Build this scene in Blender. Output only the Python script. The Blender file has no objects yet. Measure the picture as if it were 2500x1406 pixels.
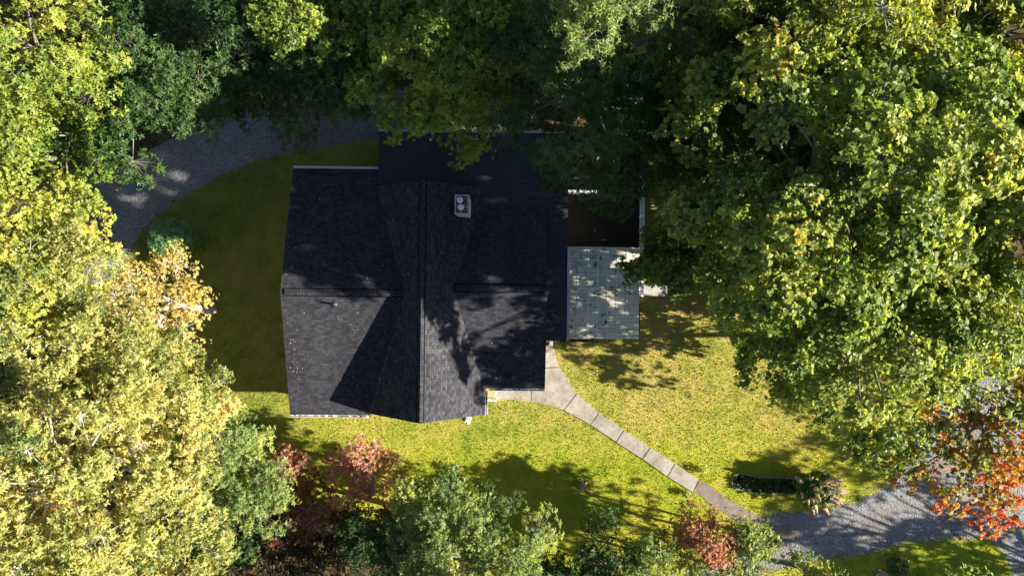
import bpy, math, random
import numpy as np
from mathutils import Vector

scene = bpy.context.scene
col = scene.collection
rng = np.random.default_rng(11)
random.seed(11)
R = math.radians

# ------------------------------------------------------------------ camera, sky, sun, exposure
CAMZ = 40.0
cam_d = bpy.data.cameras.new('camera')
cam_d.lens = 24.0
cam_d.sensor_width = 36.0
cam_d.clip_end = 2000
cam = bpy.data.objects.new('camera', cam_d)
cam.location = (0, 0, CAMZ)
cam.rotation_euler = (0, 0, 0)
col.objects.link(cam)
scene.camera = cam

SUN_DIR = Vector((0.905, -0.135, 0.415)).normalized()      # towards the sun
world = bpy.data.worlds.new('World')
scene.world = world
world.use_nodes = True
wn = world.node_tree.nodes
sky = wn.new('ShaderNodeTexSky')
sky.sky_type = 'NISHITA'
sky.sun_disc = False
sky.air_density = 0.7
sky.dust_density = 0.4
sky.sun_elevation = math.asin(SUN_DIR.z)
sky.sun_rotation = math.atan2(SUN_DIR.x, SUN_DIR.y)
world.node_tree.links.new(sky.outputs[0], wn['Background'].inputs[0])
wn['Background'].inputs[1].default_value = 0.05
sun_d = bpy.data.lights.new('sun', 'SUN')
sun_d.energy = 5.0
sun_d.angle = R(0.55)
sun_d.color = (1.0, 0.92, 0.79)
sun = bpy.data.objects.new('sun', sun_d)
sun.rotation_euler = SUN_DIR.to_track_quat('Z', 'Y').to_euler()
sun.location = (60, -9, 40)
col.objects.link(sun)
scene.view_settings.view_transform = 'Standard'
scene.view_settings.look = 'None'
scene.view_settings.exposure = 1.85
scene.view_settings.gamma = 1.0
scene.cycles.max_bounces = 6
scene.cycles.diffuse_bounces = 2
scene.cycles.transparent_max_bounces = 6

# ------------------------------------------------------------------ helpers
FPX = 2500 * 24.0 / 36.0


def P(px, py, z=0.0):
    """a point of the photo at height z"""
    return ((px - 1250) * (CAMZ - z) / FPX, -(py - 703) * (CAMZ - z) / FPX)


def PL(pts, z=0.0):
    return [P(x, y, z) for x, y in pts]


def tag(o, label=None, cat=None, group=None, kind=None):
    if label:
        o['label'] = label
    if cat:
        o['category'] = cat
    if group:
        o['group'] = group
    if kind:
        o['kind'] = kind
    return o


def empty(name, loc=(0, 0, 0), rz=0.0):
    o = bpy.data.objects.new(name, None)
    o.empty_display_size = 0.3
    o.location = loc
    o.rotation_euler = (0, 0, rz)
    col.objects.link(o)
    return o


def link(name, me, mat=None, parent=None, loc=None):
    o = bpy.data.objects.new(name, me)
    if mat:
        me.materials.append(mat)
    if parent:
        o.parent = parent
    if loc is not None:
        o.location = loc
    col.objects.link(o)
    return o


def mesh_np(name, verts, loops, starts, smooth=False, attrs=None, fdom=None):
    me = bpy.data.meshes.new(name)
    verts = np.asarray(verts, dtype=np.float32)
    me.vertices.add(len(verts))
    me.vertices.foreach_set('co', verts.ravel())
    me.loops.add(len(loops))
    me.loops.foreach_set('vertex_index', np.asarray(loops, dtype=np.int32))
    me.polygons.add(len(starts))
    me.polygons.foreach_set('loop_start', np.asarray(starts, dtype=np.int32))
    if smooth:
        me.polygons.foreach_set('use_smooth', np.ones(len(starts), dtype=bool))
    if fdom is not None:
        a = me.attributes.new('tint', 'FLOAT', 'FACE')
        a.data.foreach_set('value', np.asarray(fdom, dtype=np.float32))
    me.update(calc_edges=True)
    return me


class MB:
    """collects polygons and builds one mesh"""

    def __init__(self):
        self.v, self.f, self.uv = [], [], []

    def add(self, vs, fs, uvs=None):
        b = len(self.v)
        self.v += [tuple(x) for x in vs]
        for k, f in enumerate(fs):
            self.f.append([b + i for i in f])
            self.uv.append(uvs[k] if uvs else None)
        return self

    def box(self, x0, x1, y0, y1, z0, z1):
        v = [(x0, y0, z0), (x1, y0, z0), (x1, y1, z0), (x0, y1, z0),
             (x0, y0, z1), (x1, y0, z1), (x1, y1, z1), (x0, y1, z1)]
        return self.add(v, [(0, 3, 2, 1), (4, 5, 6, 7), (0, 1, 5, 4), (1, 2, 6, 5), (2, 3, 7, 6), (3, 0, 4, 7)])

    def bar(self, a, b, w, h):
        """a box beam from a to b, w wide, h high"""
        a, b = Vector(a), Vector(b)
        d = (b - a).normalized()
        up = Vector((0, 0, 1)) if abs(d.z) < .95 else Vector((0, 1, 0))
        s = d.cross(up).normalized() * w / 2
        u = s.cross(d).normalized() * h / 2
        v = [a - s - u, a + s - u, a + s + u, a - s + u, b - s - u, b + s - u, b + s + u, b - s + u]
        return self.add(v, [(0, 1, 2, 3), (7, 6, 5, 4), (0, 4, 5, 1), (1, 5, 6, 2), (2, 6, 7, 3), (3, 7, 4, 0)])

    def prism(self, poly, z0, z1):
        """vertical prism over an outline (list of xy, counter-clockwise); z may be a function of (x, y)"""
        n = len(poly)
        f0 = z0 if callable(z0) else (lambda x, y: z0)
        f1 = z1 if callable(z1) else (lambda x, y: z1)
        v = [(x, y, f0(x, y)) for x, y in poly] + [(x, y, f1(x, y)) for x, y in poly]
        fs = [tuple(range(n - 1, -1, -1)), tuple(range(n, 2 * n))]
        fs += [(i, (i + 1) % n, n + (i + 1) % n, n + i) for i in range(n)]
        return self.add(v, fs)

    def cyl(self, c, r0, r1, z0, z1, n=12, cap=True):
        v = []
        for z, r in ((z0, r0), (z1, r1)):
            for k in range(n):
                a = 2 * math.pi * k / n
                v.append((c[0] + r * math.cos(a), c[1] + r * math.sin(a), z))
        fs = [(k, (k + 1) % n, n + (k + 1) % n, n + k) for k in range(n)]
        if cap:
            fs += [tuple(range(n - 1, -1, -1)), tuple(range(n, 2 * n))]
        return self.add(v, fs)

    def lathe(self, c, prof, n=16):
        v, fs = [], []
        for r, z in prof:
            for k in range(n):
                a = 2 * math.pi * k / n
                v.append((c[0] + r * math.cos(a), c[1] + r * math.sin(a), z))
        for j in range(len(prof) - 1):
            for k in range(n):
                fs.append((j * n + k, j * n + (k + 1) % n, (j + 1) * n + (k + 1) % n, (j + 1) * n + k))
        return self.add(v, fs)

    def build(self, name, mat=None, parent=None, smooth=False, bevel=0.0):
        me = bpy.data.meshes.new(name)
        me.from_pydata(self.v, [], self.f)
        if any(u is not None for u in self.uv):
            l = me.uv_layers.new(name='UVMap')
            for p, uv in zip(me.polygons, self.uv):
                if uv:
                    for li, c in zip(p.loop_indices, uv):
                        l.data[li].uv = c
        if smooth:
            me.polygons.foreach_set('use_smooth', [True] * len(me.polygons))
        me.update()
        o = link(name, me, mat, parent)
        if bevel:
            m = o.modifiers.new('bevel', 'BEVEL')
            m.width = bevel
            m.segments = 2
            m.limit_method = 'ANGLE'
        return o


# ------------------------------------------------------------------ materials
class NT:
    def __init__(self, name):
        self.m = bpy.data.materials.new(name)
        self.m.use_nodes = True
        self.t = self.m.node_tree
        self.b = self.t.nodes['Principled BSDF']
        self.out = self.t.nodes['Material Output']

    def n(self, kind, **kw):
        x = self.t.nodes.new('ShaderNode' + kind)
        for k, v in kw.items():
            if k.startswith('i_'):
                x.inputs[k[2:].replace('_', ' ')].default_value = v
            else:
                setattr(x, k, v)
        return x

    def l(self, a, b):
        self.t.links.new(a, b)

    def ramp(self, fac, stops, interp='LINEAR'):
        r = self.n('ValToRGB')
        cr = r.color_ramp
        cr.interpolation = interp
        while len(cr.elements) < len(stops):
            cr.elements.new(0.5)
        for e, (p, c) in zip(cr.elements, stops):
            e.position = p
            e.color = (*c, 1) if len(c) == 3 else c
        if fac is not None:
            self.l(fac, r.inputs[0])
        return r.outputs[0]

    def noise(self, vec, scale, detail=4, rough=.6):
        x = self.n('TexNoise')
        x.inputs['Scale'].default_value = scale
        x.inputs['Detail'].default_value = detail
        x.inputs['Roughness'].default_value = rough
        if vec is not None:
            self.l(vec, x.inputs['Vector'])
        return x

    def mix(self, fac, a, b, blend='MIX'):
        x = self.n('Mix', data_type='RGBA', blend_type=blend)
        for s, v in ((0, fac), (6, a), (7, b)):
            if hasattr(v, 'links'):
                self.l(v, x.inputs[s])
            elif isinstance(v, tuple):
                x.inputs[s].default_value = (*v, 1) if len(v) == 3 else v
            else:
                x.inputs[s].default_value = v
        return x.outputs[2]

    def bump(self, h, strength=.4, dist=.02):
        x = self.n('Bump')
        x.inputs['Strength'].default_value = strength
        x.inputs['Distance'].default_value = dist
        self.l(h, x.inputs['Height'])
        self.l(x.outputs[0], self.b.inputs['Normal'])

    def pos(self):
        return self.n('NewGeometry').outputs['Position']

    def obj(self):
        return self.n('TexCoord').outputs['Object']

    def base(self, c, rough=.8, spec=.3):
        if hasattr(c, 'links'):
            self.l(c, self.b.inputs['Base Color'])
        else:
            self.b.inputs['Base Color'].default_value = (*c, 1)
        self.b.inputs['Roughness'].default_value = rough
        self.b.inputs['Specular IOR Level'].default_value = spec
        return self.m


def leaf_mat(name, stops, trans=.45, rough=.5, spec=.35, tboost=1.55):
    t = NT(name)
    a = t.n('Attribute', attribute_name='tint')
    c = t.ramp(a.outputs['Fac'], stops)
    t.base(c, rough, spec)
    tr = t.n('BsdfTranslucent')
    warm = t.mix(1.0, c, (tboost * 1.08, tboost, tboost * .45), 'MULTIPLY')
    t.l(warm, tr.inputs['Color'])
    mx = t.n('MixShader')
    mx.inputs[0].default_value = trans
    t.l(t.b.outputs[0], mx.inputs[1])
    t.l(tr.outputs[0], mx.inputs[2])
    t.l(mx.outputs[0], t.out.inputs['Surface'])
    return t.m


LM = {
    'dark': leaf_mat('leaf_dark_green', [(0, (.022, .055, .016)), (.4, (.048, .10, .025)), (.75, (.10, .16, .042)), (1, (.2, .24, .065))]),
    'green': leaf_mat('leaf_mid_green', [(0, (.035, .08, .012)), (.45, (.14, .23, .03)), (.8, (.30, .37, .05)), (1, (.46, .45, .08))]),
    'maple': leaf_mat('leaf_maple_green', [(0, (.04, .085, .02)), (.35, (.11, .18, .035)), (.65, (.28, .34, .08)), (.92, (.45, .48, .13)), (.98, (.5, .40, .07)), (1, (.5, .25, .03))], spec=.35, rough=.45, trans=.52, tboost=1.75),
    'oak': leaf_mat('leaf_oak_yellowing', [(0, (.09, .15, .04)), (.35, (.28, .31, .08)), (.7, (.50, .46, .15)), (.94, (.62, .5, .18)), (1, (.52, .27, .08))], spec=.4),
    'lime': leaf_mat('leaf_lime_yellow', [(0, (.09, .16, .025)), (.4, (.3, .35, .06)), (.75, (.5, .48, .09)), (.96, (.6, .46, .1)), (1, (.55, .25, .07))]),
    'gold': leaf_mat('leaf_golden', [(0, (.26, .22, .05)), (.4, (.46, .37, .10)), (.75, (.6, .48, .16)), (1, (.5, .27, .1))]),
    'pale': leaf_mat('leaf_pale_green', [(0, (.05, .11, .035)), (.4, (.17, .24, .075)), (.75, (.36, .41, .11)), (1, (.54, .54, .15))]),
    'red': leaf_mat('leaf_red_maple', [(0, (.07, .12, .02)), (.3, (.24, .24, .04)), (.5, (.5, .28, .045)), (.72, (.58, .16, .04)), (1, (.52, .06, .045))]),
    'dogwood': leaf_mat('leaf_dogwood_red', [(0, (.1, .07, .03)), (.3, (.22, .095, .06)), (.7, (.46, .22, .16)), (1, (.62, .40, .31))]),
    'fern': leaf_mat('leaf_yellow_frond', [(0, (.08, .14, .01)), (.6, (.2, .24, .015)), (1, (.4, .33, .02))]),
    'spruce': leaf_mat('leaf_evergreen', [(0, (.05, .12, .05)), (.6, (.12, .24, .09)), (1, (.2, .34, .12))], trans=.2),
    'brown': leaf_mat('leaf_brown_understory', [(0, (.03, .035, .012)), (.45, (.07, .055, .02)), (.85, (.14, .11, .03)), (1, (.3, .1, .045))]),
}


def bark_mat(name, a, b):
    t = NT(name)
    n = t.noise(t.obj(), 6, 6, .7)
    m = t.base(t.ramp(n.outputs[0], [(.3, a), (.7, b)]), .9, .2)
    t.bump(n.outputs[0], .6, .03)
    return m


BARK = {'grey': bark_mat('bark_grey', (.10, .085, .07), (.26, .23, .2)),
        'pale': bark_mat('bark_pale', (.42, .38, .33), (.7, .66, .6)),
        'twig': bark_mat('bark_twig', (.2, .14, .11), (.42, .34, .29))}


def mat_plain(name, c, rough=.6, spec=.3, var=.12, scale=8, metal=0):
    t = NT(name)
    n = t.noise(t.obj(), scale, 5, .65)
    d = tuple(x * (1 - var) for x in c)
    u = tuple(min(1, x * (1 + var)) for x in c)
    m = t.base(t.ramp(n.outputs[0], [(.3, d), (.7, u)]), rough, spec)
    t.b.inputs['Metallic'].default_value = metal
    return m


def mat_shingle(name, dark, light, rowh=.142, wid=.21):
    t = NT(name)
    uv = t.n('UVMap').outputs[0]
    br = t.n('TexBrick', offset=.5, offset_frequency=2)
    t.l(uv, br.inputs['Vector'])
    for k, v in (('Color1', (0, 0, 0, 1)), ('Color2', (1, 1, 1, 1)), ('Mortar', (.5, .5, .5, 1)), ('Scale', 1.0),
                 ('Mortar Size', .0), ('Bias', 0.0), ('Brick Width', wid), ('Row Height', rowh)):
        br.inputs[k].default_value = v
    br2 = t.n('TexBrick', offset=.37, offset_frequency=3)
    t.l(uv, br2.inputs['Vector'])
    for k, v in (('Color1', (1, 1, 1, 1)), ('Color2', (.86, .86, .86, 1)), ('Mortar', (.25, .25, .27, 1)), ('Scale', 1.0),
                 ('Mortar Size', .011), ('Mortar Smooth', .4), ('Brick Width', wid * 1.5), ('Row Height', rowh)):
        br2.inputs[k].default_value = v
    c = t.ramp(br.outputs['Color'], [(0, dark), (.55, tuple((a + b) / 2 for a, b in zip(dark, light))), (1, light)])
    c = t.mix(1.0, c, br2.outputs['Color'], 'MULTIPLY')
    big = t.noise(t.pos(), .45, 4, .6)
    c = t.mix(.5, c, t.ramp(big.outputs[0], [(.3, (.5, .5, .54)), (.7, (1.4, 1.36, 1.33))]), 'MULTIPLY')
    fine = t.noise(t.pos(), 60, 3, .7)
    c = t.mix(.35, c, t.ramp(fine.outputs[0], [(.3, (.5, .5, .5)), (.7, (1.4, 1.4, 1.4))]), 'MULTIPLY')
    m = t.base(c, .92, .25)
    t.bump(br2.outputs['Color'], .5, .012)
    return m


M = {}
M['shingle'] = mat_shingle('shingle_charcoal', (.022, .0235, .031), (.050, .0505, .060))
M['shingle_warm'] = mat_shingle('shingle_weathered', (.022, .023, .030), (.062, .0615, .070))
t = NT('rolled_roofing')
n1 = t.noise(t.pos(), .5, 5, .6)
n2 = t.noise(t.pos(), 45, 3, .7)
c = t.mix(.5, t.ramp(n1.outputs[0], [(.3, (.026, .0265, .032)), (.7, (.044, .043, .048))]), t.ramp(n2.outputs[0], [(.3, (.015, .015, .018)), (.7, (.07, .068, .07))]))
M['rolled'] = t.base(c, .9, .25)
M['white'] = mat_plain('white_paint', (.76, .76, .77), .45, .4, .06, 4)
M['rafter_stripe'] = mat_plain('pale_rafter_stripe', (.62, .63, .56), .6, .3, .12, 5)
M['gap_shade'] = mat_plain('gap_shade_black', (.006, .006, .007), .9, .1, .2, 9)
M['vinyl'] = mat_plain('white_vinyl', (.74, .75, .78), .4, .4, .08, 3)
M['siding'] = mat_plain('cream_siding', (.55, .52, .44), .7, .3, .08, 3)
M['glass'] = mat_plain('window_glass', (.03, .04, .05), .06, .6, .1, 2)
M['lead'] = mat_plain('dark_lead', (.03, .03, .033), .5, .4, .2, 10)
M['steel'] = mat_plain('bright_steel', (.72, .74, .78), .42, .5, .06, 10, .35)
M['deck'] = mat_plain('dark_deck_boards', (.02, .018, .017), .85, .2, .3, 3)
M['tread'] = mat_plain('pine_tread', (.42, .30, .13), .75, .3, .15, 7)
M['dark_wood'] = mat_plain('dark_red_wood', (.06, .03, .025), .8, .2, .2, 7)
M['grey_board'] = mat_plain('weathered_boards', (.36, .34, .32), .85, .2, .25, 5)
M['stone'] = mat_plain('grey_stone', (.33, .31, .29), .9, .2, .3, 6)
M['soil'] = mat_plain('dark_soil', (.035, .028, .022), .95, .1, .5, 12)
M['panicle'] = leaf_mat('panicle_blush', [(0, (.5, .26, .18)), (.4, (.62, .44, .34)), (1, (.72, .64, .52))], trans=.2)
M['wood_end'] = mat_plain('cut_wood', (.38, .25, .17), .85, .2, .2, 9)

t = NT('chimney_crown')
n1 = t.noise(t.obj(), 5.5, 6, .7)
M['crown'] = t.base(t.ramp(n1.outputs[0], [(.42, (.14, .028, .012)), (.52, (.2, .05, .025)), (.58, (.42, .34, .27)), (.75, (.55, .5, .44))]), .85, .2)
t = NT('chimney_render')
n1 = t.noise(t.obj(), 4, 6, .7)
M['chimney'] = t.base(t.ramp(n1.outputs[0], [(.25, (.36, .34, .29)), (.5, (.56, .55, .5)), (.8, (.66, .65, .62))]), .85, .2)

# corrugated translucent sheet
t = NT('corrugated_sheet')
n1 = t.noise(t.pos(), 1.6, 6, .7)
cc = t.ramp(n1.outputs[0], [(.3, (.45, .43, .34)), (.5, (.68, .66, .53)), (.72, (.82, .78, .64))])
t.base(cc, .5, .4)
tr = t.n('BsdfTranslucent')
t.l(cc, tr.inputs['Color'])
tp = t.n('BsdfTransparent')
tp.inputs[0].default_value = (.85, .95, .88, 1)
m1 = t.n('MixShader'); m1.inputs[0].default_value = .18
t.l(t.b.outputs[0], m1.inputs[1]); t.l(tr.outputs[0], m1.inputs[2])
m2 = t.n('MixShader'); m2.inputs[0].default_value = .16
t.l(m1.outputs[0], m2.inputs[1]); t.l(tp.outputs[0], m2.inputs[2])
t.l(m2.outputs[0], t.out.inputs['Surface'])
M['sheet'] = t.m


def grass_color(t):
    """dry straw and green patches, shared by the lawn sheet and its blades"""
    p = t.pos()
    big = t.noise(p, .16, 4, .55)
    mid = t.noise(p, .9, 5, .65)
    fine = t.noise(p, 14, 4, .75)
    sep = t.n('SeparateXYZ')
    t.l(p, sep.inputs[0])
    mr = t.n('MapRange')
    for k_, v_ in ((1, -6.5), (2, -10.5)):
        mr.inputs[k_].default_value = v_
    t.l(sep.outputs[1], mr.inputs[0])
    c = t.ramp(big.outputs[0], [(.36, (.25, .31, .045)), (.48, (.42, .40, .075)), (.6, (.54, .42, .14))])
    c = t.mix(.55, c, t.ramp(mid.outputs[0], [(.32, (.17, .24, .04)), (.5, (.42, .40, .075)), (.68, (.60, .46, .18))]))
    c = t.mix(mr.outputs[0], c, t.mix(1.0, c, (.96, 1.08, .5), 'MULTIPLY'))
    # shade on the lawn west of the house, painted into the grass colour
    west_shade = t.n('MapRange')
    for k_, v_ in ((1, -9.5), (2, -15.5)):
        west_shade.inputs[k_].default_value = v_
    t.l(sep.outputs[0], west_shade.inputs[0])
    c = t.mix(west_shade.outputs[0], c, t.mix(1.0, c, (.62, .72, .62), 'MULTIPLY'))
    c = t.mix(.6, c, t.ramp(fine.outputs[0], [(.28, (.5, .53, .5)), (.48, (1, 1, 1)), (.72, (1.3, 1.27, 1.22))]), 'MULTIPLY')
    return c, fine


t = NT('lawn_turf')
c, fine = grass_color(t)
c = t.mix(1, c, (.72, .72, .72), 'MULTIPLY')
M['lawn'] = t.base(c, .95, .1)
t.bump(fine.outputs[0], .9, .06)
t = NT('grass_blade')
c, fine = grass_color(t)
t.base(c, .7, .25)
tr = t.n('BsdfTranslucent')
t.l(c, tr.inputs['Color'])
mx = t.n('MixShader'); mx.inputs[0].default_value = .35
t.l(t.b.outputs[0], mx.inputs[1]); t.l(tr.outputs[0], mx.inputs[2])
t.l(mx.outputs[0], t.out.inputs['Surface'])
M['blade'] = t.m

t = NT('forest_litter')
p = t.pos()
n1 = t.noise(p, .5, 5, .6)
vo = t.n('TexVoronoi', i_Scale=9.0)
t.l(p, vo.inputs['Vector'])
c = t.mix(.6, t.ramp(n1.outputs[0], [(.35, (.05, .042, .018)), (.65, (.10, .07, .035))]), t.ramp(vo.outputs['Color'], [(.2, (.035, .028, .015)), (.6, (.09, .062, .03)), (.9, (.17, .11, .055))]))
M['litter'] = t.base(c, .95, .1)
t.bump(vo.outputs['Distance'], .7, .05)

t = NT('gravel')
p = t.pos()
vo = t.n('TexVoronoi', i_Scale=17.0)
t.l(p, vo.inputs['Vector'])
vo2 = t.n('TexVoronoi', i_Scale=34.0)
t.l(p, vo2.inputs['Vector'])
n1 = t.noise(p, .35, 5, .65)
c = t.ramp(vo.outputs['Color'], [(.1, (.08, .082, .092)), (.5, (.21, .215, .235)), (.8, (.33, .33, .345)), (1, (.48, .47, .46))])
c = t.mix(.4, c, t.ramp(vo2.outputs['Color'], [(.1, (.05, .05, .055)), (.5, (.17, .17, .18)), (.95, (.42, .41, .4))]))
f = t.ramp(n1.outputs[0], [(.45, (0, 0, 0)), (.68, (1, 1, 1))])
c = t.mix(f, c, t.mix(.7, c, (.16, .115, .075)))
M['gravel'] = t.base(c, .9, .2)
t.bump(vo.outputs['Distance'], .9, .04)

t = NT('concrete')
p = t.pos()
n1 = t.noise(p, .9, 6, .7)
n2 = t.noise(p, 4.5, 6, .75)
n3 = t.noise(p, 40, 3, .7)
c = t.ramp(n1.outputs[0], [(.3, (.20, .17, .14)), (.5, (.31, .275, .235)), (.7, (.39, .355, .31))])
c = t.mix(.75, c, t.ramp(n2.outputs[0], [(.32, (.38, .35, .32)), (.46, (.9, .9, .9)), (.7, (1.08, 1.06, 1.03))]), 'MULTIPLY')
c = t.mix(.3, c, t.ramp(n3.outputs[0], [(.3, (.6, .6, .6)), (.7, (1.3, 1.3, 1.3))]), 'MULTIPLY')
M['concrete'] = t.base(c, .9, .2)
t.bump(n3.outputs[0], .2, .01)
t = NT('flagstone')
p = t.pos()
vo = t.n('TexVoronoi', feature='DISTANCE_TO_EDGE', i_Scale=1.15)
w = t.n('Vectormath' if False else 'VectorMath', operation='ADD')
n0 = t.noise(p, 1.2, 2, .5)
t.l(p, w.inputs[0]); t.l(n0.outputs['Color'], w.inputs[1])
t.l(w.outputs[0], vo.inputs['Vector'])
n1 = t.noise(p, 2.5, 6, .7)
c = t.mix(t.ramp(vo.outputs['Distance'], [(.03, (0, 0, 0)), (.055, (1, 1, 1))]), (.17, .14, .11), t.ramp(n1.outputs[0], [(.3, (.13, .095, .085)), (.7, (.25, .2, .18))]))
M['flag'] = t.base(c, .9, .2)
t = NT('dry_leaf')
a = t.n('Attribute', attribute_name='tint')
M['dry'] = t.base(t.ramp(a.outputs['Fac'], [(0, (.035, .02, .015)), (.45, (.1, .055, .03)), (.7, (.3, .14, .05)), (.9, (.5, .33, .12)), (1, (.6, .5, .36))]), .8, .2)

# ------------------------------------------------------------------ foliage generator
LEAF = {  # outline in (along, across); the base is at the origin
    'lance': np.array([(0, 0), (.38, .5), (1, 0), (.38, -.5)]),
    'oval': np.array([(0, 0), (.25, .42), (.62, .46), (1, 0), (.62, -.46), (.25, -.42)]),
    'lobed': np.array([(0, 0), (.0, .36), (.30, .36), (.50, .58), (.66, .32), (1, 0), (.66, -.32), (.50, -.58), (.30, -.36), (.0, -.36)]),
}


def unit(v):
    return v / np.maximum(np.linalg.norm(v, axis=-1, keepdims=True), 1e-9)


def leaves_mesh(name, base, axis, n_per, L, W, shape, tint, tilt=(55, 88), curl=.10, g=None):
    """rosettes of leaves: base (N,3), axis (N,3), tint (N,)"""
    g = g or rng
    N = len(base)
    base = np.repeat(base, n_per, 0)
    axis = np.repeat(axis, n_per, 0)
    tint = np.repeat(tint, n_per)
    T = N * n_per
    ref = np.where(np.abs(axis[:, 2:3]) > .9, np.array([[1., 0, 0]]), np.array([[0, 0, 1.]]))
    e1 = unit(np.cross(axis, ref))
    e2 = np.cross(axis, e1)
    az = np.tile(np.arange(n_per) * 2 * np.pi / n_per, N) + np.repeat(g.uniform(0, 6.28, N), n_per) + g.normal(0, .35, T)
    ph = np.radians(g.uniform(tilt[0], tilt[1], T))
    d = axis * np.cos(ph)[:, None] + (e1 * np.cos(az)[:, None] + e2 * np.sin(az)[:, None]) * np.sin(ph)[:, None]
    s = unit(np.cross(d, axis) + g.normal(0, .35, (T, 3)))
    s = unit(s - d * np.sum(s * d, 1, keepdims=True))
    nrm = np.cross(s, d)
    sc = g.uniform(.7, 1.2, T)
    l = L * sc
    w = W * sc * g.uniform(.8, 1.15, T)
    o = LEAF[shape]
    k = len(o)
    V = base[:, None, :] + d[:, None, :] * (o[None, :, 0:1] * l[:, None, None] + .012) + s[:, None, :] * (o[None, :, 1:2] * w[:, None, None])
    fold = np.abs(o[:, 1]) * .30 - o[:, 0] ** 2 * curl * 2
    V = V + nrm[:, None, :] * (fold[None, :, None] * l[:, None, None])
    tf = np.clip(tint + g.normal(0, .12, T), 0, 1)
    return mesh_np(name, V.reshape(-1, 3), np.arange(T * k), np.arange(0, T * k, k), fdom=tf)


def tubes(paths, nseg=6):
    """paths: list of (points (m,3), radii (m,)) -> verts, loops, starts"""
    V, Lp, St = [], [], []
    base = 0
    cnt = 0
    for pts, rad, ns in paths:
        pts = np.asarray(pts, float)
        m = len(pts)
        tg = np.gradient(pts, axis=0)
        tg = unit(tg)
        ref = np.array([1., 0, 0]) if abs(tg[0][2]) > .8 else np.array([0, 0, 1.])
        e1 = unit(np.cross(tg, ref))
        e2 = np.cross(tg, e1)
        a = np.arange(ns) * 2 * np.pi / ns
        ring = pts[:, None, :] + (e1[:, None, :] * np.cos(a)[None, :, None] + e2[:, None, :] * np.sin(a)[None, :, None]) * np.asarray(rad)[:, None, None]
        V.append(ring.reshape(-1, 3))
        i = np.arange(m - 1)[:, None] * ns
        j = np.arange(ns)[None, :]
        j2 = (j + 1) % ns
        q = np.stack([base + i + j, base + i + j2, base + i + ns + j2, base + i + ns + j], -1).reshape(-1, 4)
        Lp.append(q.ravel())
        base += m * ns
        cnt += len(q)
    return np.concatenate(V), np.concatenate(Lp), np.arange(0, cnt * 4, 4)


LEAF_TOTAL = [0]


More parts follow.
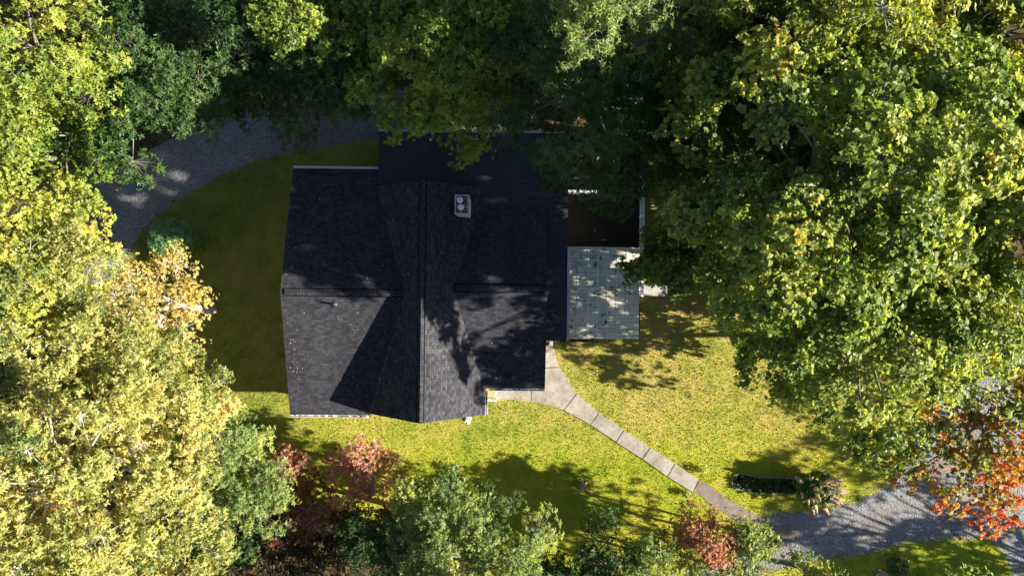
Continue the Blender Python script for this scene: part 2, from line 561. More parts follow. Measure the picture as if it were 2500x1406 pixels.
def tree(name, label, px, py, zc, Rh, rz=None, leaf='oval', L=.15, W=.075, mat='green', nper=6, ros=6,
         dens=1.0, rb=1.15, trunk_r=.16, bark='grey', base=None, xy=None, group='trees of the woods around the house',
         cat='tree', tint0=.45, lobes=.22, flat=.55, seed=0, low=.25, twigs=True, spr=.36, up=.55, dyn=(.08, .08), bden=3.0):
    g = np.random.default_rng(seed * 7919 + 101)
    cx, cy = xy if xy else P(px, py, zc)
    rz = rz or Rh * .55
    lean = 1 + min(.3, .02 * zc)
    bx, by = base if base else (cx * lean, cy * lean)
    root = empty(name, (bx, by, 0))
    tag(root, label, cat, group)
    # boughs over the dome and a few inside
    nb = max(5, int(bden * (Rh / rb) ** 2 * max(1.0, .55 + .6 * rz / Rh)))
    k = np.arange(nb) + .5
    rr = np.sqrt(k / nb)
    th = k * 2.39996 + g.normal(0, .25, nb)
    f1, f2 = g.uniform(0, 6.28, 2)
    lob = 1 + lobes * np.sin(3 * th + f1) + lobes * .6 * np.sin(5 * th + f2)
    rad = np.clip(rr + g.normal(0, .06, nb), 0, 1.05) * (Rh - rb * .3) * lob
    dome = np.sqrt(np.clip(1 - np.clip(rr, 0, .98) ** 2, .03, 1))
    lower = g.random(nb) < low
    zz = np.where(lower, g.uniform(-.75, .35, nb), (dome * g.uniform(.55, 1.0, nb)) * 1.35 - .45)
    B = np.stack([cx + rad * np.cos(th), cy + rad * np.sin(th), zc + rz * zz], 1)
    rbv = rb * g.uniform(.7, 1.25, nb)
    btint = g.normal(0, dyn[0], nb)
    # sprigs
    ns = max(6, int(dens * 3.0 * (rb / spr) ** 2))
    d = unit(g.normal(0, 1, (nb, ns, 3)) + np.array([0, 0, .55]))
    out = B - np.array([cx, cy, zc - rz * .3])
    d = unit(d + .35 * unit(out)[:, None, :])
    r = rbv[:, None] * g.uniform(.35, 1.0, (nb, ns)) ** .6
    S = B[:, None, :] + d * r[..., None] * np.array([1, 1, flat])
    S[..., 2] -= .10 * (r / rbv[:, None]) ** 2 * rbv[:, None]
    stint = btint[:, None] + g.normal(0, dyn[1], (nb, ns))
    sd = unit(d + np.array([0, 0, up]) + .45 * np.array(SUN_DIR))
    keep = g.random((nb, ns)) < .93
    S, sd, stint = S[keep], sd[keep], stint[keep]
    bi = np.repeat(np.arange(nb), ns).reshape(nb, ns)[keep]
    # rosettes
    q = len(S)
    C = np.repeat(S, ros, 0) + g.normal(0, spr * .42, (q * ros, 3)) * np.array([1, 1, .6])
    A = unit(np.repeat(sd, ros, 0) + g.normal(0, .42, (q * ros, 3)))
    T = np.repeat(stint, ros) + tint0
    o0 = np.array([bx, by, 0.])
    me = leaves_mesh('crown', C - o0, A, nper, L, W, leaf, T, g=g)
    LEAF_TOTAL[0] += len(C) * nper
    link('crown', me, LM[mat], root)
    # trunk and limbs
    paths = []
    ttop = np.array([cx, cy, zc + rz * .05])
    h = np.linspace(0, 1, 7)[:, None]
    bend = np.array([g.normal(0, .12), g.normal(0, .12), 0]) * min(3, zc * .2)
    tp = o0 * (1 - h) + ttop * h + bend * np.sin(h * math.pi)
    tr = trunk_r * (1.25 - 1.05 * h[:, 0]) * np.where(h[:, 0] < .05, 1.25, 1)
    paths.append((tp - o0, tr, 9))
    zt = tp[:, 2]
    for i in range(nb):
        hz = np.clip(B[i, 2] - .6 * np.hypot(*(B[i, :2] - ttop[:2])) - .5 - g.uniform(0, .8), zc * .25, zt[-1] * .97)
        s = np.array([np.interp(hz, zt, tp[:, a]) for a in range(3)])
        e = B[i]
        u = np.linspace(0, 1, 5)[:, None]
        sag = np.array([0, 0, 1.]) * .12 * np.linalg.norm(e - s)
        pts = s * (1 - u) + e * u + sag * np.sin(u * math.pi) + g.normal(0, .06, (5, 3)) * np.sin(u * math.pi)
        r0 = min(trunk_r * .45, .018 + .012 * np.linalg.norm(e - s))
        paths.append((pts - o0, np.linspace(r0, .014, 5), 5))
    if twigs:
        for i in range(q):
            e = S[i]
            s = B[bi[i]]
            mid = (s + e) / 2 + g.normal(0, .05, 3)
            paths.append((np.array([s, mid, e]) - o0, np.array([.013, .010, .005]), 3))
    v, lp, st = tubes(paths)
    link('trunk', mesh_np('trunk', v, lp, st, smooth=True), BARK[bark], root)
    return root


# ------------------------------------------------------------------ ground, lawn, driveways, walkway
def fill(name, pts, z, mat, jit=0.0, step=None, kind='structure', label=None, cat=None):
    """a level sheet inside an outline; the edge is roughened by jit metres"""
    out = []
    n = len(pts)
    for i in range(n):
        a, b = np.array(pts[i]), np.array(pts[(i + 1) % n])
        m = max(1, int(np.linalg.norm(b - a) / step)) if step else 1
        for k in range(m):
            p = a + (b - a) * k / m
            out.append(p + rng.normal(0, jit, 2) if jit else p)
    me = bpy.data.meshes.new(name)
    me.from_pydata([(x, y, z) for x, y in out], [], [list(range(len(out)))])
    me.update()
    if me.polygons[0].normal.z < 0:
        me.flip_normals()
    o = link(name, me, mat)
    return tag(o, label, cat, None, kind)


def inside(poly, x, y):
    poly = np.asarray(poly)
    r = np.zeros(x.shape, bool)
    j = len(poly) - 1
    for i in range(len(poly)):
        xi, yi = poly[i]
        xj, yj = poly[j]
        c = ((yi > y) != (yj > y)) & (x < (xj - xi) * (y - yi) / (yj - yi + 1e-12) + xi)
        r ^= c
        j = i
    return r


me = bpy.data.meshes.new('ground')
me.from_pydata([(-400, -400, 0), (400, -400, 0), (400, 400, 0), (-400, 400, 0)], [], [(0, 1, 2, 3)])
tag(link('ground', me, M['litter']), 'brown woodland floor of fallen leaves under the trees', 'ground', None, 'structure')

LAWN = PL([(150, 640), (330, 570), (490, 440), (630, 366), (800, 330), (930, 315), (1500, 310), (1800, 420), (2100, 600), (2420, 800),
           (2620, 1000), (2620, 1480), (1240, 1480), (1150, 1330), (900, 1270), (600, 1240), (380, 1150), (250, 1000), (150, 800)])
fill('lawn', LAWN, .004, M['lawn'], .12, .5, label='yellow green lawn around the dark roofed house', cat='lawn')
DRIVE_A = PL([(-250, 700), (60, 500), (160, 445), (256, 417), (320, 389), (400, 349), (464, 320), (544, 286), (640, 272), (704, 264), (784, 250),
              (900, 224), (1050, 212), (1250, 205), (1250, 312), (1050, 322), (920, 335), (800, 360), (720, 370), (640, 386), (576, 415), (512, 447),
              (498, 454), (427, 494), (384, 524), (350, 560), (325, 600), (270, 700), (150, 800), (-250, 900)])
fill('gravel_driveway', DRIVE_A, .008, M['gravel'], .065, .3, label='grey gravel driveway curving behind the house', cat='driveway')
DRIVE_B = PL([(1862, 1262), (1900, 1252), (1976, 1248), (2036, 1240), (2097, 1222), (2142, 1198), (2182, 1165), (2203, 1148), (2224, 1110), (2260, 1040), (2300, 960),
              (2360, 880), (2500, 820), (2900, 800), (2900, 1700), (2490, 1500), (2473, 1406), (2460, 1365), (2430, 1328), (2385, 1310), (2294, 1313), (2218, 1322),
              (2157, 1338), (2082, 1356), (1960, 1371), (1800, 1420), (1600, 1500), (1500, 1480), (1700, 1390), (1840, 1330)])
fill('gravel_driveway', DRIVE_B, .008, M['gravel'], .065, .3, label='grey gravel driveway beside the flowering hydrangea', cat='driveway')

# walkway: cast slabs with open joints
UP = [(1332, 860), (1348.6, 846), (1356, 868), (1364.5, 894), (1380, 916), (1407, 960), (1436, 986), (1462, 1007), (1523, 1049), (1587, 1091), (1647, 1131), (1705, 1170)]
SLABS = [
    [(1325, 842), (1348.6, 846), (1356, 868), (1364.6, 894.5), (1320, 898)],
    [(1318, 900), (1365.2, 896.5), (1380, 918), (1406.5, 960), (1376, 1000), (1339, 988), (1297.5, 978), (1297.5, 945), (1310, 940)],
    [(1296, 945), (1296, 977.6), (1250, 974.5), (1204, 973), (1204, 945)],
    [(1377.2, 1001), (1408, 961.5), (1436, 986), (1461.2, 1006.4), (1441, 1035.6), (1407, 1017)],
    [(1442.2, 1036.4), (1462.8, 1007.6), (1522, 1048.4), (1503, 1077.4)],
    [(1504.6, 1078.6), (1523.6, 1049.6), (1586, 1090.4), (1567, 1118.4)],
    [(1568.8, 1119.6), (1587.8, 1091.6), (1646, 1130.4), (1628, 1161.4)],
    [(1629.8, 1162.6), (1647.8, 1131.6), (1704, 1169.5), (1690, 1199)],
]
WALK_ALL = PL([(1204, 945), (1204, 973), (1250, 974.5), (1339, 988), (1376, 1000), (1441, 1036), (1504, 1078), (1691, 1200), (1800, 1270), (1870, 1275), (1852, 1257),
               (1783, 1222), (1728, 1182), (1705, 1170), (1647, 1131), (1462, 1007), (1407, 960), (1364, 894), (1348, 840), (1320, 840), (1310, 940)])
mb = MB()
for s in SLABS:
    p = PL(s)
    a = sum(p[i][0] * p[(i + 1) % len(p)][1] - p[(i + 1) % len(p)][0] * p[i][1] for i in range(len(p)))
    mb.prism(p if a > 0 else p[::-1], -.05, .075)
tag(mb.build('walkway', M['concrete'], bevel=.006), 'pale concrete walkway of cast slabs curving across the lawn', 'walkway', None, 'structure')
FLAG = PL([(1692, 1201), (1706, 1171.5), (1728, 1182), (1755, 1202), (1783, 1222), (1820, 1241), (1856, 1259), (1874, 1276), (1840, 1284), (1800, 1270), (1770, 1254), (1740, 1234), (1715, 1214)])
fill('flagstone_path', FLAG, .03, M['flag'], .03, .3, label='brown flagstone path between walkway and gravel', cat='path')

# ------------------------------------------------------------------ house
HROT = R(-0.7)
house = empty('house', (0, 0, 0), HROT)
tag(house, 'low rambling house with charcoal shingle gables and one white chimney', 'house')


def zl(y):      # low roof
    return 3.1 + .04 * (8.37 - y)


def slab(name, poly, zf, uv_dir, mat, th=.11, mb=None):
    """a roof slope over an outline; uv_dir 'x' or 'y' runs along the eave"""
    own = mb is None
    mb = mb or MB()
    a = sum(poly[i][0] * poly[(i + 1) % len(poly)][1] - poly[(i + 1) % len(poly)][0] * poly[i][1] for i in range(len(poly)))
    if a < 0:
        poly = poly[::-1]
    top = [(x, y, zf(x, y)) for x, y in poly]
    n = len(poly)
    v = top + [(x, y, z - th) for x, y, z in top]

    def uv(p):
        return (p[0], p[1] * 1.035) if uv_dir == 'x' else (p[1], p[0] * 1.293)
    fs = [tuple(range(n)), tuple(range(2 * n - 1, n - 1, -1))] + [(i, n + i, n + (i + 1) % n, (i + 1) % n) for i in range(n)]
    mb.add(v, fs, [[uv(v[i]) for i in f] for f in fs])
    if own:
        return mb.build(name, mat, house)


def z_left(x, y):
    return 4.8 - 1.8 / 6.65 * abs(y + .35)


def z_main(x, y):
    return 5.6 - .82 * abs(x + 4.57)


def z_right(x, y):
    return 4.4 - 1.4 / 5.42 * abs(y + .02)


roof_l = MB()
slab('', [(-11.95, -7.0), (-7.62, -7.0), (-5.42, -.35), (-11.95, -.35)], z_left, 'x', None, mb=roof_l)
slab('', [(-11.95, -.35), (-5.42, -.35), (-7.3, 5.3), (-7.05, 6.34), (-11.95, 6.34)], z_left, 'x', None, mb=roof_l)
r_left = roof_l.build('gable_roof', M['shingle'], house)
roof_m = MB()
slab('', [(-7.74, -6.88), (-4.57, -6.88), (-4.57, 5.38), (-7.74, 5.38)], z_main, 'y', None, mb=roof_m)
slab('', [(-4.57, -6.88), (-1.37, -6.88), (-1.37, 5.38), (-4.57, 5.38)], z_main, 'y', None, mb=roof_m)
r_main = roof_m.build('gable_roof', M['shingle_warm'], house)
roof_r = MB()
slab('', [(-1.58, -5.44), (1.85, -5.44), (1.85, -.02), (-3.28, -.02)], z_right, 'x', None, mb=roof_r)
slab('', [(-3.28, -.02), (1.85, -.02), (1.85, 4.72), (-1.7, 4.72)], z_right, 'x', None, mb=roof_r)
r_right = roof_r.build('gable_roof', M['shingle'], house)
slab('low_slope_roof', [(-7.3, 8.37), (-7.3, 5.0), (-6.4, 3.8), (1.7, 3.8), (1.7, -2.78), (2.96, -2.78), (2.96, 8.37)], lambda x, y: zl(y), 'x', M['rolled'])


def ridge_cap(name, a, b, half, zoff, zf, axis, mat):
    """a folded strip over a ridge"""
    mb = MB()
    th = zoff
    if axis == 'x':
        rows = [(s * half) for s in (-1, 0, 1)]
        pts = lambda e, s: (e, a[1] + s, zf(e, a[1] + s) + .004)
        ends = (a[0], b[0])
    else:
        rows = [(s * half) for s in (-1, 0, 1)]
        pts = lambda e, s: (a[0] + s, e, zf(a[0] + s, e) + .004)
        ends = (a[1], b[1])
    v = []
    for e in ends:
        for s in rows:
            p = pts(e, s)
            v += [p, (p[0], p[1], p[2] + th)]
    # 6 verts per end: bottom/top pairs
    fs = [(1, 3, 9, 7), (3, 5, 11, 9), (0, 1, 7, 6), (4, 10, 11, 5), (0, 2, 3, 1), (2, 4, 5, 3), (6, 7, 9, 8), (8, 9, 11, 10)]
    uv = [[((v[i][0], v[i][1]) if axis != 'x' else (v[i][1], v[i][0])) for i in f] for f in fs]
    mb.add(v, fs, uv)
    o = mb.build(name, mat, house)
    # black underlay that draws the shadow gap as a thin line round the strip
    fl = MB()
    k = half + .055
    q = []
    for e in (ends[0] - (.035 if axis == 'x' else 0), ends[1] + (.035 if axis == 'x' else 0)):
        for s_ in (-k, 0, k):
            p = pts(e, s_)
            q.append((p[0], p[1], p[2] + .001))
    fl.add(q, [(0, 1, 4, 3), (1, 2, 5, 4)])
    fl.build('flashing_or_gap_shade', M['gap_shade'], o)
    return o


ridge_cap('ridge_vent', (-11.72, -.35), (-5.75, -.35), .165, .06, z_left, 'x', M['shingle'])
ridge_cap('ridge_vent', (-2.95, -.02), (1.66, -.02), .165, .06, z_right, 'x', M['shingle'])
ridge_cap('ridge_cap', (-4.57, -6.87), (-4.57, 5.37), .15, .014, z_main, 'y', M['shingle'])

# walls
wall = MB()
pent = lambda x0, x1, zr, ze, y0, y1, xm: None


def gable_prism(mb, axis, a0, a1, b0, b1, bm, zt, ze):
    """pentagon section (b across) extruded from a0 to a1 along axis"""
    sec = [(b0, 0), (b1, 0), (b1, ze), (bm, zt), (b0, ze)]
    v = []
    for a in (a0, a1):
        for b, z in sec:
            v.append((a, b, z) if axis == 'x' else (b, a, z))
    fs = [(4, 3, 2, 1, 0), (5, 6, 7, 8, 9)] + [(i, (i + 1) % 5, 5 + (i + 1) % 5, 5 + i) for i in range(5)]
    if axis != 'x':
        fs = [f[::-1] for f in fs]
    mb.add(v, fs)


gable_prism(wall, 'x', -11.6, -5.6, -6.55, 5.9, -.35, 4.62, 2.93)
gable_prism(wall, 'y', -6.5, 5.0, -7.3, -1.75, -4.57, 5.42, 2.95)
gable_prism(wall, 'x', -4.0, 1.5, -5.05, 4.6, -.02, 4.22, 2.92)
wall.box(-6.9, 2.6, 4.9, 8.0, 0, 2.95)
wall.box(1.45, 2.6, -2.4, 4.95, 0, 2.94)
wall.build('wall', M['siding'], house)


def gutter(a, b, outx, outy):
    """open white trough hung outside an eave from a to b"""
    mb = MB()
    w, h, t = .125, .11, .012
    for (o0, o1, z0, z1) in ((0, t, -h, 0), (w - t, w, -h, .006), (0, w, -h, -h + t)):
        x0, x1 = sorted((a[0] + outx * o0, b[0] + outx * o1)) if outx else (min(a[0], b[0]), max(a[0], b[0]))
        y0, y1 = sorted((a[1] + outy * o0, b[1] + outy * o1)) if outy else (min(a[1], b[1]), max(a[1], b[1]))
        mb.box(x0, x1, y0, y1, a[2] + z0, a[2] + z1)
    return mb.build('gutter', M['white'], house)


gutter((-11.95, -7.003, 2.985), (-7.72, -7.003, 2.985), 0, -1)
gutter((-11.95, 6.343, 2.985), (-7.31, 6.343, 2.985), 0, 1)
gutter((-1.367, -6.88, 2.965), (-1.367, -5.6, 2.965), 1, 0)
gutter((-1.2, -5.443, 2.985), (1.85, -5.443, 2.985), 0, -1)
gutter((-7.3, 8.373, 3.08), (2.96, 8.373, 3.08), 0, 1)
gutter((2.963, -2.78, 3.36), (2.963, 2.25, 3.36), 1, 0)


def window(x, y, w, h, z, nx, ny):
    """a framed window set proud of a wall that faces (nx, ny)"""
    f = MB()
    t = .07
    def bx(mb, a0, a1, z0, z1, d0, d1):
        if ny:
            y0, y1 = sorted((y + ny * d0, y + ny * d1))
            mb.box(x + a0, x + a1, y0, y1, z0, z1)
        else:
            x0, x1 = sorted((x + nx * d0, x + nx * d1))
            mb.box(x0, x1, y + a0, y + a1, z0, z1)
    bx(f, -w / 2, -w / 2 + t, z, z + h, .003, .05)
    bx(f, w / 2 - t, w / 2, z, z + h, .003, .05)
    bx(f, -w / 2 + t, w / 2 - t, z + h - t, z + h, .003, .05)
    bx(f, -w / 2 + t, w / 2 - t, z, z + t, .003, .05)
    bx(f, -w / 2 + t, w / 2 - t, z + h / 2 - .02, z + h / 2 + .02, .022, .045)
    fo = f.build('window', M['white'], house)
    g = MB()
    bx(g, -w / 2 + t, w / 2 - t, z + t, z + h - t, .004, .02)
    g.build('pane', M['glass'], fo)
    s = MB()
    bx(s, -w / 2 - .05, w / 2 + .05, z - .05, z - .003, .003, .08)
    s.build('sill', M['white'], fo)


for x in (-10.6, -8.7):
    window(x, -6.55, 1.0, 1.25, .95, 0, -1)
    window(x, 5.9, 1.0, 1.25, .95, 0, 1)
window(-4.57, -6.5, 1.7, 1.35, .9, 0, -1)
window(.3, -5.05, 1.2, 1.25, .95, 0, -1)
for y in (-4.0, -.35, 3.4):
    window(-11.6, y, 1.0, 1.25, .95, -1, 0)
for x in (-5.2, -2.2, .8):
    window(x, 8.0, 1.1, 1.2, 1.0, 0, 1)


def door(x0, x1, y0, y1, hx, hy):
    mb = MB().box(x0, x1, y0, y1, .35, 2.35)
    d = mb.build('door', M['white'], house)
    MB().lathe((hx, hy), [(.001, 1.28), (.03, 1.3), (.035, 1.33), (.03, 1.36), (.001, 1.38)], 10).build('handle', M['steel'], d, True)


door(-1.745, -1.68, -6.35, -5.5, -1.66, -6.28)
door(1.62, 2.5, -2.46, -2.403, 2.42, -2.47)
door(2.605, 2.66, -1.2, -.3, 2.68, -.38)

# roof fittings
def vent(x, y, zf, h=.34, r=.055):
    z = zf
    mb = MB().lathe((x, y), [(.16, z - .08), (.16, z + .015), (.10, z + .05), (r, z + .09), (r, z + h), (r * .7, z + h), (r * .7, z + .1)], 14)
    return mb.build('vent_pipe', M['lead'], house, True)


vent(-9.19, -.95, z_left(0, -.95))
vent(.05, -4.80, z_right(0, -4.8))
vent(-.95, 7.62, zl(7.62))
vent(-8.12, -5.3, z_left(0, -5.3), .16, .04)
vent(-6.2, -4.98, z_main(-6.2, 0), .16, .04)
bv = MB()
zb = z_right(0, -3.4)
bv.box(.8, 1.14, -3.58, -3.24, zb - .1, zb + .13)
bv.box(.76, 1.18, -3.62, -3.20, zb + .133, zb + .155)
bv.build('box_vent', M['lead'], house, bevel=.01)

# chimney
cx0, cx1, cy0, cy1 = -2.90, -2.24, 3.70, 4.63
ch = MB().box(cx0, cx1, cy0, cy1, 3.0, 5.5).box(cx0 - .04, cx1 + .04, cy0 - .04, cy1 + .04, 5.503, 5.58)
cho = ch.build('chimney', M['chimney'], house, bevel=.012)
MB().box(cx0 + .03, cx1 - .05, cy0 + .03, cy1 - .03, 5.583, 5.62).build('chimney_crown', M['crown'], cho, bevel=.012)
for k, (fx, fy) in enumerate(((-2.66, 4.37), (-2.62, 4.02))):
    z = 5.62
    MB().lathe((fx, fy), [(.11, z), (.11, z + .12), (.16, z + .125), (.155, z + .17), (.13, z + .205), (.07, z + .235), (.001, z + .25)], 20).build('flue_cap', M['steel'], cho, True)
MB().box(cx0 - .10, cx1 + .10, cy0 - .10, cy1 + .10, 3.05, 3.62).build('flashing_or_gap_shade', M['lead'], cho)


def zroof(x, y):
    """top of the roof at a house point, or None"""
    c = []
    if -11.9 < x < -5.5 and -6.95 < y < 6.3:
        c.append(z_left(x, y))
    if -7.6 < x < -1.4 and -6.85 < y < 5.36:
        c.append(z_main(x, y))
    if -1.6 < x < 1.82 and -5.4 < y < 4.6:
        c.append(z_right(x, y))
    if -7.28 < x < 2.93 and (y > 3.8 or x > 1.85) and -2.7 < y < 8.3:
        c.append(zl(y))
    return max(c) if c else None


def leaf_scatter(name, pts, label, size, g, mat, tint, tilt=.5):
    """flat fallen leaves lying at pts"""
    pts = np.asarray(pts)
    N = len(pts)
    az = g.uniform(0, 6.28, N)
    d = np.stack([np.cos(az), np.sin(az), g.normal(0, tilt, N)], 1)
    s = np.stack([-np.sin(az), np.cos(az), g.normal(0, tilt, N)], 1)
    o = LEAF['oval']
    sz = size * g.uniform(.6, 1.3, N)
    V = pts[:, None, :] + d[:, None, :] * ((o[None, :, 0:1] - .5) * sz[:, None, None]) + s[:, None, :] * (o[None, :, 1:2] * .75 * sz[:, None, None])
    V[..., 2] = np.maximum(V[..., 2], pts[:, None, 2] + .001)
    me = mesh_np(name, V.reshape(-1, 3), np.arange(N * 6), np.arange(0, N * 6, 6), fdom=tint)
    return tag(link(name, me, mat), label, 'fallen leaves', None, 'stuff')


ca, sa = math.cos(HROT), math.sin(HROT)
g = np.random.default_rng(5)
pts = []
while len(pts) < 330:
    x, y = g.uniform(-11.9, 2.9), g.uniform(-6.9, 8.3)
    z = zroof(x, y)
    if z is None:
        continue
    # leaves gather more on the low roof and along the gutter eaves
    if y < 3 and x > -11 and x < 1.8 and g.random() < .35:
        continue
    pts.append((x * ca - y * sa, x * sa + y * ca, z + .015))
for k in range(26):      # a drift near the far wing's rake
    x, y = g.normal(-11.45, .1), g.uniform(-5.6, -2.6)
    pts.append((x * ca - y * sa, x * sa + y * ca, z_left(x, y) + .02))
for k in range(45):      # leaves held in the valley below the main gable
    f_ = g.random()
    x, y = -7.62 + 2.2 * f_ + g.normal(0, .06), -7.0 + 6.65 * f_ + g.normal(0, .06)
    z = zroof(x, y)
    if z:
        pts.append((x * ca - y * sa, x * sa + y * ca, z + .02))
leaf_scatter('fallen_leaves', pts, 'tan and orange fallen leaves scattered over the shingle roofs', .048, g, M['dry'], np.clip(g.normal(.78, .25, len(pts)), 0, 1))
pts = []
for k in range(60):
    x = g.uniform(-11.8, -7.8)
    pts.append((x * ca + 7.05 * sa, x * sa - 7.05 * ca, 2.93))
for k in range(10):
    x = g.normal(-8.0, .12)
    pts.append((x * ca + 7.05 * sa, x * sa - 7.05 * ca, 3.02))
for k in range(26):
    x = g.uniform(-1.2, 1.8)
    pts.append((x * ca + 5.5 * sa, x * sa - 5.5 * ca, 2.93))
for k in range(20):
    y = -5.7 + abs(g.normal(0, .3)) * -1
    pts.append((-1.3 * ca - y * sa, -1.3 * sa + y * ca, 2.95))
leaf_scatter('fallen_leaves', pts, 'dark reddish leaves caught in the white gutters', .09, g, M['dry'], np.clip(g.normal(.3, .2, len(pts)), 0, 1))

# ------------------------------------------------------------------ porch canopy, deck, stoops
can = empty('porch_canopy', (4.9, -.2, 0), HROT)
tag(can, 'pale corrugated translucent canopy littered with leaves beside the house', 'canopy')
X0, X1, Y0, Y1 = -1.82, 2.02, -2.55, 2.42      # about its own base


def zc_(x):
    return 3.02 - .05 * (x - X0)


ny = 330
ys = np.linspace(Y0, Y1, ny)
v = []
for x in np.linspace(X0, X1, 9):
    for y in ys:
        v.append((x, y, zc_(x) + .04 * abs(math.sin((y - Y0) / .19 * math.pi)) ** .7))
fs = [(i * ny + k, (i + 1) * ny + k, (i + 1) * ny + k + 1, i * ny + k + 1) for i in range(8) for k in range(ny - 1)]
MB().add(v, fs).build('roof_sheet', M['sheet'], can)
for k, x in enumerate((-1.35, -.78, -.26, .28, .80, 1.34)):
    MB().box(x - .045 - (.03 if k == 2 else 0), x + .045 + (.03 if k == 2 else 0), Y0 + .05, Y1 - .05, zc_(x) - .13, zc_(x) - .006).build('rafter', M['white'], can)
for k, x in enumerate((-1.35, -.78, -.26, .28, .80, 1.34)):  # added strips on top imitate the rafters showing pale through the sheet
    MB().box(x - .035 - (.025 if k == 2 else 0), x + .035 + (.025 if k == 2 else 0), Y0 + .02, Y1 - .02, zc_(x) + .043, zc_(x) + .052).build('rafter_stripe', M['rafter_stripe'], can)
for y in (Y0 + .03, Y1 - .07):
    MB().add([(X0, y, zc_(X0) - .16), (X1, y, zc_(X1) - .16), (X1, y + .04, zc_(X1) - .16), (X0, y + .04, zc_(X0) - .16),
              (X0, y, zc_(X0) - .01), (X1, y, zc_(X1) - .01), (X1, y + .04, zc_(X1) - .01), (X0, y + .04, zc_(X0) - .01)],
             [(0, 3, 2, 1), (4, 5, 6, 7), (0, 1, 5, 4), (1, 2, 6, 5), (2, 3, 7, 6), (3, 0, 4, 7)]).build('fascia', M['white'], can)
for x, y in ((1.9, -2.45), (1.9, -.1), (1.9, 2.3), (-.2, -2.45)):
    MB().box(x - .05, x + .05, y - .05, y + .05, 0, zc_(x) - .165).build('post', M['white'], can)
pts = []
g = np.random.default_rng(8)
for k in range(75):
    x, y = g.uniform(X0 + .1, X1 - .05), g.uniform(Y0 + .05, Y1 - .05)
    for q in range(int(g.choice([1, 1, 1, 2, 4, 6]))):
        a, b = x + g.normal(0, .08), y + g.normal(0, .07)
        pts.append((4.9 + a * ca - b * sa, -.2 + a * sa + b * ca, zc_(a) + .056))
leaf_scatter('fallen_leaves', pts, 'dark curled leaves lying on the pale corrugated canopy', .085, g, M['dry'], np.clip(g.normal(.1, .18, len(pts)), 0, 1))

deck = empty('deck', (5.2, 2.0, 0), HROT)
tag(deck, 'dark timber deck with white railing behind the corrugated canopy', 'deck')
mb = MB()
yy = -4.6
while yy < 4.45:
    mb.box(-2.5, 2.25, yy, yy + .135, .50, .54)
    yy += .142
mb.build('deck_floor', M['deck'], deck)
MB().box(-2.4, 2.15, -4.5, 4.35, .05, .497).build('deck_base', M['soil'], deck)


def railing(a, b, za, zb, n, parent):
    """white railing from a to b: two rails and balusters, posts added apart"""
    ax, ay = a
    bx, by = b
    mb = MB()
    mb.bar((ax, ay, za + 1.0), (bx, by, zb + 1.0), .14, .05)
    mb.bar((ax, ay, za + .12), (bx, by, zb + .12), .06, .06)
    for k in range(1, n):
        f = k / n
        x, y, z = ax + (bx - ax) * f, ay + (by - ay) * f, za + (zb - za) * f
        mb.box(x - .018, x + .018, y - .018, y + .018, z + .152, z + .973)
    return mb.build('railing', M['vinyl'], parent)


railing((2.17, -2.3), (2.17, 4.35), .54, .54, 44, deck)
railing((2.1, 4.38), (-1.85, 4.25), .54, .10, 28, deck)
railing((-2.45, 3.42), (-.25, 3.42), .54, .54, 16, deck)
for x, y in ((2.17, 4.43), (2.17, 2.1), (2.17, -.2), (2.17, -2.38), (-1.92, 4.25), (-.16, 3.42), (-1.4, 3.42)):
    MB().box(x - .055, x + .055, y - .055, y + .055, .05, 1.6).box(x - .075, x + .075, y - .075, y + .075, 1.603, 1.64).build('post', M['vinyl'], deck)
tx, ty = P(1468, 572, 1.25)
tb = empty('patio_table', (tx, ty, .54))
tag(tb, 'round dark patio table standing in the shade on the deck', 'table')
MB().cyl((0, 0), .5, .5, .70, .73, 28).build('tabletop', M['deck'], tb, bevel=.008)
MB().lathe((0, 0), [(.28, 0), (.28, .03), (.05, .06), (.04, .69), (.15, .697)], 16).build('pedestal', M['lead'], tb, True)

# boardwalk off the deck
bw = empty('boardwalk', (*P(1590, 709, .5), 0), HROT)
tag(bw, 'short weathered grey boardwalk jutting from the canopy onto the lawn', 'boardwalk')
mb = MB()
for k in range(6):
    y = -.31 + k * .108
    mb.box(-1.0, .93, y, y + .098, .47, .50)
mb.build('planks', M['grey_board'], bw)
for x in (-.8, 0, .8):
    MB().box(x - .05, x + .05, -.3, .3, 0, .467).build('support', M['grey_board'], bw)

st = empty('porch_steps', (*P(1417, 831, .2), 0), HROT)
tag(st, 'two yellow pine steps leading down from under the canopy', 'steps')
for k, (y, z) in enumerate(((.15, .42), (-.13, .21))):
    MB().box(-.58, .56, y - .045, y + .045, z - .035, z).build('tread', M['tread'], st, bevel=.006)
MB().box(-.5, .5, -.08, .10, .02, .17).build('riser', M['dark_wood'], st)
for x in (-.55, .53):
    MB().bar((x, -.2, .06), (x, .2, .36), .04, .1).build('stringer', M['dark_wood'], st)

sp = empty('side_stoop', (*P(1341, 838, .3), 0), HROT)
tag(sp, 'white half wall and yellow step at the house corner by the canopy', 'stoop')
MB().box(.0, .17, -.19, .17, 0, .95).build('half_wall', M['white'], sp, bevel=.008)
for y, z in ((.10, .36), (-.15, .18)):
    MB().box(-.5, -.003, y - .045, y + .045, z - .035, z).build('tread', M['tread'], sp, bevel=.006)
MB().box(-.5, -.003, -.10, .05, .02, .14).build('riser', M['dark_wood'], sp)

